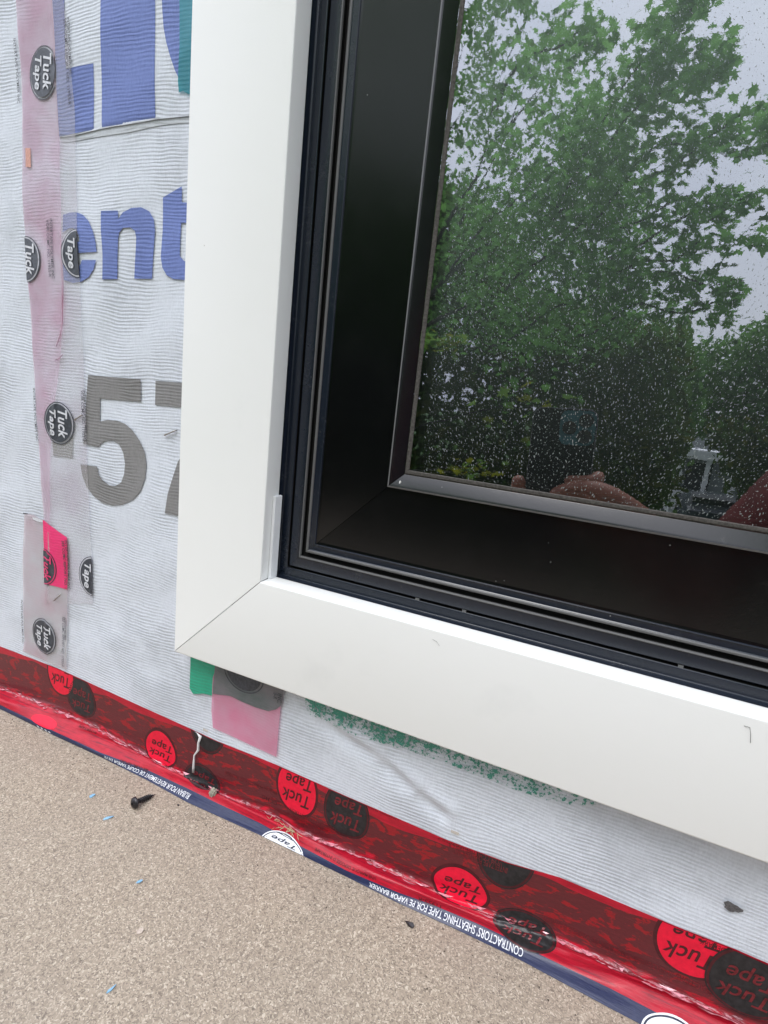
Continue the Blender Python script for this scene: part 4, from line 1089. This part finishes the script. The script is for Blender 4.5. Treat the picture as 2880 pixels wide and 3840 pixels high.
def leaves(name, C, size, shape, m, parent, droop=.5, seed=1, flat=0.0):
    r = np.random.default_rng(seed); n = len(C); sh = np.array(shape); k = len(sh)
    th = r.uniform(0, 2 * np.pi, n); tilt = r.normal(0, droop, n) + .35
    # leaf frame: tip direction u (drooping outward), normal w
    u = np.stack([np.cos(th) * np.cos(tilt), np.sin(th) * np.cos(tilt), -np.sin(tilt)], -1)
    w = np.stack([np.cos(th) * np.sin(tilt), np.sin(th) * np.sin(tilt), np.cos(tilt)], -1) + r.normal(0, .35, (n, 3)); 
    w -= (w * u).sum(1, keepdims=True) * u; w /= np.linalg.norm(w, axis=1, keepdims=True); v = np.cross(w, u)
    s = size * r.uniform(.6, 1.25, n)
    P_ = C[:, None, :] + s[:, None, None] * (sh[None, :, 0, None] * v[:, None, :] + (sh[None, :, 1, None]) * u[:, None, :] - (np.abs(sh[None, :, 0, None]) * .25) * w[:, None, :])
    cen = C[:, None, :]
    V = np.concatenate([P_, cen], 1).reshape(-1, 3); idx = np.arange(n)[:, None, None] * (k + 1)
    tri = np.array([[i, (i + 1) % k, k] for i in range(k)])[None] + idx
    me = bpy.data.meshes.new('mesh'); F = tri.reshape(-1, 3)
    me.vertices.add(len(V)); me.vertices.foreach_set('co', V.astype(np.float32).ravel())
    me.loops.add(len(F) * 3); me.loops.foreach_set('vertex_index', F.astype(np.int32).ravel())
    me.polygons.add(len(F)); me.polygons.foreach_set('loop_start', np.arange(0, len(F) * 3, 3, dtype=np.int32)); me.polygons.foreach_set('loop_total', np.full(len(F), 3, np.int32))
    me.update(calc_edges=True); me.validate()
    return link_at(obj(name, me, m, None, kind='stuff'), parent)
def tube_obj(name, path, r0, r1, m, parent, n=7):
    path = [Vector(p) for p in path]; tp_ = [1 + (r1 / r0 - 1) * i / (len(path) - 1) for i in range(len(path))]
    return link_at(obj(name, tube_mesh(path, r0, n, tp_), m), parent)
def curve_path(a, b, k=8, wob=.06, sag=0.0, seed=0):
    r = random.Random(seed); a = np.array(a, float); b = np.array(b, float); l = np.linalg.norm(b - a)
    return [a + (b - a) * t + np.array([math.sin(t * 5 + seed), math.cos(t * 4 + seed * 2), math.sin(t * 6 + seed)]) * wob * l * math.sin(math.pi * t) + np.array([0, 0, sag * l * math.sin(math.pi * t)]) for t in np.linspace(0, 1, k)]

def spray(pxs, Y0, Y1, wpx0, wpx1, n, seed):
    """leaf centres along a drooping branch"""
    r = np.random.default_rng(seed); pxs = np.array(pxs, float); t = np.sort(r.uniform(0, 1, n)); seg = np.linspace(0, 1, len(pxs))
    cx = np.interp(t, seg, pxs[:, 0]); cy = np.interp(t, seg, pxs[:, 1]); w = np.interp(t, [0, 1], [wpx0, wpx1]); Y = np.interp(t, [0, 1], [Y0, Y1]) + r.normal(0, .12, n)
    return np.array([V3(a + r.normal(0, 1) * ww * .35, b + r.normal(0, 1) * ww, yy) for a, b, ww, yy in zip(cx, cy, w, Y)])
maple = empty('maple_tree', tuple(V3(1700, 1800, 4.6) * np.array([1, 1, 0]) + np.array([0, 0, -3.2])), label='big leafy maple whose branches reach across the sky, mirrored in the glass', category='tree')
root = np.array(maple.location)
crotch = V3(1250, 1500, 4.6)
tube_obj('trunk', curve_path(root, crotch, 8, .02, 0, 2), .16, .10, 'bark', maple, 10)
for k, tgt in enumerate(((1800, 650), (1850, 900), (1750, 1150))): tube_obj('limb', curve_path(crotch, V3(*tgt, 4.3), 12, .05, .03, k), .05, .012, 'bark', maple, 8)
SPR = [ # polyline px, Y0, Y1, w0, w1, n
    ([(2000, 950), (2230, 480), (2460, 200), (2660, -120)], 3.9, 3.0, 130, 72, 600),
    ([(2000, 900), (2330, 480), (2570, 290), (2750, 190)], 3.8, 2.9, 110, 36, 460),
    ([(2200, 800), (2480, 560), (2700, 480), (2960, 400)], 3.6, 2.8, 70, 36, 300),
    ([(2200, 860), (2450, 640), (2640, 560), (2900, 540)], 3.6, 2.8, 60, 30, 150),
    ([(2250, 900), (2480, 770), (2650, 760), (2760, 745)], 3.6, 2.9, 46, 22, 130),
    ([(2300, 960), (2560, 830), (2740, 780), (2980, 700)], 3.6, 2.8, 42, 22, 170),
    ([(2250, 1060), (2500, 960), (2700, 900), (2870, 905)], 3.6, 2.9, 40, 20, 150),
    ([(2150, 1150), (2400, 1040), (2600, 1040), (2790, 1080)], 3.6, 2.9, 55, 26, 210),
    ([(2150, 1250), (2400, 1160), (2600, 1150), (2760, 1170)], 3.6, 2.9, 55, 26, 180),
    ([(1850, 350), (2050, 180), (2180, 130), (2290, 130)], 3.4, 3.0, 85, 38, 190),
    ([(1900, 1100), (2100, 900), (2250, 800), (2350, 700)], 3.8, 3.2, 150, 110, 600),
    ([(1850, 1300), (2050, 1180), (2250, 1080), (2380, 1000)], 3.8, 3.2, 150, 100, 500),
    ([(1700, 1000), (1850, 800), (2050, 650), (2250, 480)], 4.2, 3.6, 150, 110, 600),
]
allc = []
for i, (pl, Y0, Y1, w0, w1, n) in enumerate(SPR):
    allc.append(spray(pl, Y0, Y1, w0 * 1.05, w1 * 1.1, int(n * 1.15), 100 + i))
    pts = [V3(x, y, Y0 + (Y1 - Y0) * k / (len(pl) - 1)) for k, (x, y) in enumerate(pl)]
    q = pts
    xs = np.linspace(0, 1, len(q)); tt = np.linspace(0, 1, 18)
    path = [np.array([np.interp(t, xs, np.array(q)[:, c]) for c in range(3)]) + np.array([.03 * math.sin(t * 9 + i), .03 * math.cos(t * 7 + i), .035 * math.sin(t * 13 + i * 2)]) for t in tt]
    tube_obj('branch', path, .010, .002, 'bark', maple, 6)
leaves('foliage', np.concatenate(allc), .066, MAPLE, 'leaf_maple', maple, .55, 5)
# a second, finer-leaved tree behind it
birch = empty('birch_tree', tuple(V3(1500, 1800, 7.2) * np.array([1, 1, 0]) + np.array([0, 0, -3.2])), label='fine leaved tree behind the maple, mirrored along the left edge of the glass', category='tree')
def mass(poly, holes, n, Ya, Yb, seed):
    r = np.random.default_rng(seed); out = []
    poly = np.array(poly, float); lo, hi = poly.min(0), poly.max(0)
    def ins(c, R_):
        s = False; j = len(R_) - 1
        for i in range(len(R_)):
            if (R_[i][1] > c[1]) != (R_[j][1] > c[1]) and c[0] < (R_[j][0] - R_[i][0]) * (c[1] - R_[i][1]) / (R_[j][1] - R_[i][1] + 1e-9) + R_[i][0]: s = not s
            j = i
        return s
    while len(out) < n:
        c = r.uniform(lo, hi)
        if not ins(c + r.normal(0, 26, 2), poly): continue
        bad = False
        for (hx, hy, hr) in holes:
            if (c[0] - hx) ** 2 + (c[1] - hy) ** 2 < (hr * r.uniform(.6, 1.15)) ** 2: bad = True; break
        if bad or noise.noise((c[0] / 130, c[1] / 130, seed)) < -.28 and c[1] < 700 and r.random() < .8: continue
        out.append(V3(c[0], c[1], r.uniform(Ya, Yb)))
    return np.array(out)
HOL = [(2010, 110, 60), (2050, 220, 55), (1930, 190, 45), (1980, 330, 60), (1900, 290, 45), (1930, 380, 55), (1715, 250, 40), (1705, 420, 40), (1720, 600, 55), (1800, 640, 45), (2060, 20, 55), (1945, 450, 40), (1790, 570, 30), (2120, 350, 40), (1690, 730, 30), (1740, 190, 30)]
bp = [(900, -500), (2080, -500), (2100, 60), (2170, 300), (2330, 420), (2450, 700), (2450, 1050), (2400, 1240), (2100, 1330), (1500, 1300), (900, 1300)]
leaves('foliage', mass(bp, HOL, 30000, 5.6, 8.0, 31), .078, OVALL, 'leaf_small', birch, .6, 6)
b0 = np.array(birch.location)
tube_obj('trunk', curve_path(b0, V3(1520, -100, 6.8), 12, .02, 0, 3), .10, .03, 'bark', birch, 9)
for k, (a, b_) in enumerate((((1700, 900), (2060, 120)), ((1720, 800), (1980, 60)), ((1650, 700), (1740, 150)), ((1800, 600), (2040, 330)), ((1640, 560), (1730, 420)), ((1850, 450), (1960, 160)), ((1900, 500), (2080, 240)))):
    tube_obj('branch', curve_path(V3(*a, 6.5), V3(*b_, 6.2), 9, .05, .02, k), .010, .003, 'bark', birch, 6)
# dark shrubbery that fills the lower part
shr = empty('shrub_mass', tuple(V3(1900, 1900, 10) * np.array([1, 1, 0]) + np.array([0, 0, -3.2])), label='dark evergreen shrubs below the trees, mirrored low in the glass', category='shrubs')
lv = np.array(shr.location)
sp_ = [(700, 600), (1600, 640), (1900, 850), (2000, 1100), (2450, 1230), (2600, 1280), (2560, 1560), (2545, 1800), (2480, 1900), (2300, 1960), (1600, 2300), (700, 2300)]
leaves('foliage', mass(sp_, [], 34000, 8.5, 11.5, 33), .23, OVALL, 'leaf_dark', shr, .7, 8)
far = [] 
def far_tree(poly, n, Ya, Yb, size, seed, lab, m='leaf_far'):
    P_ = mass(poly, [], n, Ya, Yb, seed); c = P_.mean(0)
    e = empty('deciduous_tree', (c[0], c[1], -3.2), label=lab, category='tree')
    leaves('foliage', P_, size, OVALL, m, e, .7, seed)
    tube_obj('trunk', curve_path((c[0], c[1], -3.2), (c[0], c[1], c[2] + .5), 6, .02, 0, seed), .22, .08, 'bark', e, 8)
far_tree([(2480, 1560), (2560, 1330), (2650, 1270), (2700, 1300), (2760, 1300), (2800, 1240), (2880, 1210), (3100, 1150), (3300, 1300), (3300, 1620), (2700, 1640), (2480, 1640)], 7000, 17, 21, .28, 41, 'rounded tree against the sky, mirrored at the right edge of the glass')
far_tree([(2640, 1580), (3200, 1560), (3200, 1860), (2880, 1850), (2760, 1840), (2700, 1700)], 3500, 16, 19, .26, 42, 'low dark bush by the driveway, mirrored at the lower right of the glass', 'leaf_dark')
far_tree([(2300, 1350), (2440, 1200), (2540, 1260), (2640, 1380), (2600, 1600), (2300, 1620)], 3500, 13, 15, .22, 43, 'bushy tree between the maple and the porch, mirrored in the glass')
# the wood that closes the view to the right of the deck
for k, (tx, ty) in enumerate(((3.6, -5.6), (6.4, -6.8), (9.5, -8.0))):
    r = np.random.default_rng(90 + k); n = 9000
    C = np.stack([tx + r.normal(0, 1.25, n), ty + r.normal(0, 1.25, n), 2.6 + r.normal(0, 2.6, n)], -1)
    C[:, 0] += .5 * np.sin(C[:, 2] * 2 + k); C = C[(C[:, 2] > -2.2) & (C[:, 0] > .5 + .32 * np.abs(C[:, 1]))]
    e = empty('side_tree', (tx, ty, -3.2), label=('near', 'middle', 'far')[k] + ' leafy tree beyond the right end of the deck', category='tree')
    leaves('foliage', C, .26, OVALL, 'leaf_small', e, .7, 95 + k); tube_obj('trunk', curve_path((tx, ty, -3.2), (tx, ty, 1.5), 8, .02, 0, k), .2, .08, 'bark', e, 8)
# yellow-green leafy twigs low by the deck
for k, (px, n, sp, lab) in enumerate((((1650, 1275), 46, 48, 'yellow green leafy sprig mirrored at the left edge of the glass'), ((1770, 1755), 30, 45, 'yellow green leafy sprig mirrored just above the glass corner'), ((2000, 1540), 26, 110, 'yellow green leafy sprig mirrored above the phone'))):
    r = np.random.default_rng(60 + k); Y = 3.0
    C = np.array([V3(px[0] + r.normal(0, sp), px[1] + r.normal(0, sp * .45), Y + r.normal(0, .1)) for _ in range(n)])
    e = empty('leafy_sprig', tuple(C.mean(0)), label=lab, category='branch', group='yellow green sprigs behind the camera')
    leaves('foliage', C, .075, MAPLE, 'leaf_yellow', e, .35, 70 + k)
    tube_obj('twig', curve_path(C.mean(0) + np.array([-.9, -.4, -.25]), C.mean(0), 6, .04, .05, k), .008, .003, 'bark', e, 5)

# ground, driveway
M['lawn'] = simple('lawn', (.045, .085, .030), .95, .1, .45, 3, .02)
M['asphalt'] = simple('weathered_asphalt', (.17, .165, .16), .95, .15, .2, 6)
gr = sheet_obj('ground', -200, 200, -300, 60, -3.2, 'lawn', kind='structure')
dv = [V3(*q) for q in ()]
def gpt(px, py, z):
    h = hit(px, py, z=z); return (h[0], 2 * YG - h[1], z)
road = [gpt(2540, 1868, -3.196), gpt(2700, 1862, -3.196), gpt(3400, 1900, -3.196), gpt(3600, 2300, -3.196), gpt(2700, 2130, -3.196), gpt(2560, 1960, -3.196), gpt(2640, 1915, -3.196)]
me = mesh(road, [list(range(len(road)))]); obj('road', me, 'asphalt', None, kind='structure')
# house with a white porch
M['siding'] = simple('slate_siding', (.13, .15, .15), .7, .3, .08, 3)
M['white_paint'] = simple('white_paint', (.78, .79, .80), .5, .4, .05, 8)
M['shingle'] = simple('grey_shingles', (.10, .11, .11), .9, .2, .3, 30)
M['dark_glass'] = simple('dark_window', (.02, .022, .025), .1, .6, .1, 5)
def box(name, c, s, m, parent, **kw):
    bm = bmesh.new(); bmesh.ops.create_cube(bm, size=1)
    for v in bm.verts: v.co = Vector((c[0] + v.co.x * s[0], c[1] + v.co.y * s[1], c[2] + v.co.z * s[2]))
    me = bpy.data.meshes.new('mesh'); bm.to_mesh(me); bm.free(); return link_at(obj(name, me, m, None, **kw), parent)
hb = V3(2615, 1850, 24); house = empty('house', (hb[0], hb[1], -3.2), label='dark house with white porch posts and low roof, mirrored small in the glass', category='house')
hx, hy = hb[0], hb[1]
box('wall', (hx - 1.5, hy - 3.4, -1.9), (7, 5, 2.6), 'siding', house)
V = [(hx - 5.3, hy - .7, -.62), (hx + 2.3, hy - .7, -.62), (hx + 2.3, hy - 6.2, -.62), (hx - 5.3, hy - 6.2, -.62), (hx - 5.3, hy - 3.4, .75), (hx + 2.3, hy - 3.4, .75)]
link_at(obj('roof', mesh(V, [[0, 1, 5, 4], [2, 3, 4, 5], [0, 4, 3], [1, 2, 5], [0, 3, 2, 1]]), 'shingle'), house)
box('porch_roof', (hx, hy + .2, -.62), (2.1, 1.9, .34), 'white_paint', house); box('porch_deck', (hx, hy + .2, -2.9), (2.0, 1.7, .25), 'white_paint', house)
for dx in (-.9, .0, .9): box('porch_post', (hx + dx, hy + 1.0, -1.8), (.15, .15, 2.1), 'white_paint', house)
box('porch_rail', (hx, hy + 1.02, -2.1), (1.9, .06, .08), 'white_paint', house)
box('window', (hx - 3, hy - .88, -1.8), (1.2, .06, 1.1), 'dark_glass', house); box('door', (hx, hy - .88, -1.95), (.9, .06, 1.9), 'dark_glass', house)
# parked car near the porch: small dark shape
M['car_paint'] = simple('dark_car_paint', (.05, .06, .07), .25, .6, .05, 3)
cb = V3(2665, 1845, 21); car = empty('parked_car', (cb[0], cb[1], -3.2), label='dark car parked on the driveway in front of the porch, mirrored small', category='car')
def car_body():
    prof = [(-1.7, .35), (-1.72, .75), (-1.5, .92), (-.95, .98), (-.5, 1.38), (.6, 1.42), (1.2, 1.0), (1.65, .92), (1.75, .6), (1.7, .35)]
    V = []; F = []; n = len(prof)
    for sy in (-.78, .78):
        for x, z in prof: V.append((cb[0] + sy * (.82 if z > 1.2 else 1), cb[1] + x, -3.2 + z))
    F = [list(range(n)), [n + i for i in range(n)][::-1]] + [[i, n + i, n + (i + 1) % n, (i + 1) % n] for i in range(n)]
    return mesh(V, F)
link_at(obj('body', car_body(), 'car_paint'), car)
for sx in (-.74, .74):
    for sy in (-1.1, 1.1):
        V, F = lathe([(-.1, .0), (-.1, .32), (.1, .32), (.1, .0)], 18); V = [(cb[0] + sx + v[2], cb[1] + sy + v[0], -3.2 + .32 + v[1]) for v in V]
        link_at(obj('wheel', mesh(V, F), 'gap'), car)
box('windscreen', (cb[0], cb[1] + .88, -3.2 + 1.2), (1.25, .3, .22), 'dark_glass', car)

# the phone that takes the picture, held beside the lens position
M['phone'] = simple('phone_back', (.006, .006, .007), .25, .5, .1, 50)
M['phone_edge'] = simple('phone_rim', (.20, .205, .21), .25, .6, .1, 50)
M['phone_cam'] = simple('camera_plate', (.07, .19, .22), .25, .6, .1, 50)
M['skin'] = simple('skin', (.30, .115, .075), .5, .4, .12, 60, .0008)
pv = lambda px, py, Y: V3(px, py, Y)
YP = 2 * YG + .335                                       # mirrored depth of the phone plane
ph_tr = V3(2262, 1549, YP); ph_c = ph_tr + np.array([-.0375, 0, -.0735])
phone = empty('phone', tuple(ph_c), label='black phone with a three lens camera held up, mirrored in the glass', category='phone')
phone.rotation_euler = (0, math.radians(-3), 0)
def rounded(w, h, d, r, n=6, bev=.0015):
    bm = bmesh.new(); vs = []
    for sx, sz, a0 in ((1, 1, 0), (-1, 1, 90), (-1, -1, 180), (1, -1, 270)):
        for k in range(n + 1):
            t = math.radians(a0 + 90 * k / n); vs.append(bm.verts.new((sx * (w / 2 - r) + r * math.cos(t), -d / 2, sz * (h / 2 - r) + r * math.sin(t))))
    f = bm.faces.new(vs); ex = bmesh.ops.extrude_face_region(bm, geom=[f])
    for v in [e for e in ex['geom'] if isinstance(e, bmesh.types.BMVert)]: v.co.y += d
    bmesh.ops.recalc_face_normals(bm, faces=bm.faces[:])
    bmesh.ops.bevel(bm, geom=[e for e in bm.edges if abs(e.verts[0].co.y - e.verts[1].co.y) < 1e-6], offset=bev, segments=2, affect='EDGES')
    me = bpy.data.meshes.new('mesh'); bm.to_mesh(me); bm.free(); me.shade_smooth(); me.set_sharp_from_angle(angle=math.radians(35)); return me
def child(name, me, m, parent, loc=(0, 0, 0)): 
    o = obj(name, me, m, parent); o.location = loc; return o
child('rim', rounded(.0750, .150, .0078, .012), 'phone_edge', phone); child('back', rounded(.0725, .1475, .0010, .011, 6, .0003), 'phone', phone, (0, .0042, 0))
plate = child('camera_plate', rounded(.040, .040, .0022, .009, 6, .0006), 'phone_cam', phone, (.0155, .0055, .0525))
for (dx, dz) in ((.0245, .0615), (.0245, .0430), (.0065, .0523)):
    V, F = lathe([(0, .0082), (.0022, .0082), (.0022, .0066), (.0012, .0062), (.0012, .0001)], 24); V = [(v[0], v[2], v[1]) for v in V]
    o = child('lens', mesh(V, F, True), 'phone', plate, (dx - .0155, .0007, dz - .0525))

# person: crouched to the right of the phone, one arm forward to it
person = empty('person', (.62, -.80, ZF), label='person in a dark red shirt crouching with one arm out to the phone', category='person')
M['shirt'] = simple('dark_red_shirt', (.11, .018, .018), .85, .2, .25, 40, .002)
M['trouser'] = simple('dark_trousers', (.025, .027, .035), .85, .2, .2, 40, .002)
M['hairm'] = simple('brown_hair', (.035, .022, .015), .6, .4, .4, 90, .002)
def skin_body(name, pts, edges, rads, m, parent, root_i=0, sub_=2):
    me = bpy.data.meshes.new('mesh'); me.from_pydata([tuple(map(float, p)) for p in pts], edges, []); me.update()
    o = bpy.data.objects.new(name, me); COL.objects.link(o)
    sk = o.modifiers.new('skin', 'SKIN'); sk.use_smooth_shade = True; ss = o.modifiers.new('sub', 'SUBSURF'); ss.levels = sub_; ss.render_levels = sub_
    if not me.skin_vertices: 
        bm = bmesh.new(); bm.from_mesh(me); bm.verts.layers.skin.verify(); bm.to_mesh(me); bm.free()
    for i, r in enumerate(rads):
        sv = me.skin_vertices[0].data[i]; sv.radius = (r, r) if not isinstance(r, tuple) else r; sv.use_root = (i == root_i)
    bpy.context.view_layer.update()
    ev = o.evaluated_get(bpy.context.evaluated_depsgraph_get()); nm = bpy.data.meshes.new_from_object(ev)
    bpy.data.objects.remove(o); nm.shade_smooth()
    nm.materials.clear()
    return link_at(obj(name, nm, m), parent)
ph = np.array(ph_c)
hand = ph + np.array([.012, -.012, -.050]); wrist = ph + np.array([.066, -.020, -.050])
elbow = V3(2600, 2210, .62); sh_r = np.array([.72, -.72, .36]); sh_l = np.array([1.05, -.74, .36]); chest = np.array([.88, -.74, .30]); belly = np.array([.88, -.80, .12]); pelvis = np.array([.88, -.88, -.02]) + np.array([0, 0, .08])
neck = np.array([.87, -.71, .43]); head = np.array([.855, -.67, .56]); elb_l = np.array([1.13, -.56, .14]); hand_l = np.array([1.03, -.42, .06])
kn_r = np.array([.72, -.52, .06]) + np.array([.06, -.02, -.02]); kn_l = np.array([1.08, -.50, .14]); an_r = np.array([.76, -.86, ZF + .06]); an_l = np.array([1.04, -.72, ZF + .07]); toe_r = an_r + np.array([0, .10, -.03]); toe_l = an_l + np.array([0, .16, -.03])
pts = [pelvis, belly, chest, neck, head, sh_r, elbow, wrist, sh_l, elb_l, hand_l, kn_r, an_r, kn_l, an_l, pelvis + [-.10, .02, 0], pelvis + [.10, .02, 0], toe_r, toe_l, head + [0, .01, .07]]
ed = [(0, 1), (1, 2), (2, 3), (3, 4), (4, 19), (2, 5), (5, 6), (6, 7), (2, 8), (8, 9), (9, 10), (0, 15), (15, 11), (11, 12), (12, 17), (0, 16), (16, 13), (13, 14), (14, 18)]
rd = [.13, .125, .15, .055, .085, .062, .038, .023, .062, .045, .032, .062, .042, .062, .042, .09, .09, .032, .032, .06]
skin_body('body', pts, ed, rd, 'skin', person)
skin_body('shirt', [pelvis + [0, 0, .03], belly, chest, neck + [0, 0, -.03], sh_r, sh_r + (elbow - sh_r) * .93, sh_l, sh_l + (elb_l - sh_l) * .6], [(0, 1), (1, 2), (2, 3), (2, 4), (4, 5), (2, 6), (6, 7)], [.145, .142, .168, .075, .078, .050, .078, .062], 'shirt', person)
skin_body('trousers', [pelvis, pelvis + [-.10, .02, 0], kn_r, an_r + [0, .01, .03], pelvis + [.10, .02, 0], kn_l, an_l + [0, .01, .03], pelvis + [0, 0, .07]], [(0, 1), (1, 2), (2, 3), (0, 4), (4, 5), (5, 6), (0, 7)], [.14, .108, .078, .058, .108, .078, .058, .145], 'trouser', person)
bm = bmesh.new(); bmesh.ops.create_icosphere(bm, subdivisions=4, radius=1)
for v in bm.verts: v.co = Vector((v.co.x * .098, v.co.y * .110, v.co.z * .105)) * (1 + .05 * noise.noise(v.co * 5))
bmesh.ops.delete(bm, geom=[v for v in bm.verts if v.co.z < -.02 and v.co.y > -.02 or v.co.z < -.09 or (v.co.y > .07 and v.co.z < .05)], context='VERTS')
me = bpy.data.meshes.new('mesh'); bm.to_mesh(me); bm.free(); me.shade_smooth(); me.transform(Matrix.Translation(Vector(head + np.array([0, -.015, .055])))); link_at(obj('hair', me, 'hairm'), person)
# the hand round the lower part of the phone: palm and five fingers
hd = [V3(2500, 2060, YP + .02), V3(2390, 1945, YP - .004), V3(2270, 1862, YP - .016), V3(2160, 1838, YP - .018), V3(2060, 1868, YP - .016)]
skin_body('palm', hd, [(0, 1), (1, 2), (2, 3), (3, 4)], [.021, .019, .0175, .0150, .0105], 'skin', person)
px0 = ph[0]
for k in range(4):                                            # fingers wrap over the back from the right edge of the phone
    z0 = ph[2] - .004 - k * .0175; ln = (.92, 1.0, .95, .8)[k]
    f = [np.array([px0 + .046, ph[1] - .012, z0]), np.array([px0 + .048, ph[1] + .006, z0 + .002]), np.array([px0 + .030, ph[1] + .0125, z0 + .004]), np.array([px0 + .030 - .024 * ln, ph[1] + .013, z0 + .003])]
    if k == 0: continue
    skin_body('finger', f, [(0, 1), (1, 2), (2, 3)], [.0095, .0092, .0085, .0070], 'skin', person)
f = [np.array([px0 + .044, ph[1] - .012, ph[2] + .000]), np.array([px0 + .047, ph[1] + .004, ph[2] - .004]), np.array([px0 + .034, ph[1] + .012, ph[2] - .008]), np.array([px0 + .008, ph[1] + .013, ph[2] - .010])]
skin_body('finger', f, [(0, 1), (1, 2), (2, 3)], [.0095, .0092, .0085, .0070], 'skin', person)
f = [hand + np.array([.012, -.014, -.01]), np.array([px0 - .030, ph[1] - .012, ph[2] - .045]), np.array([px0 - .045, ph[1] - .002, ph[2] - .030]), np.array([px0 - .047, ph[1] + .004, ph[2] - .012])]
skin_body('thumb', f, [(0, 1), (1, 2), (2, 3)], [.013, .012, .011, .009], 'skin', person)
print('OBJECTS', len(bpy.data.objects), 'TRIS', sum(len(me.polygons) for me in bpy.data.meshes))
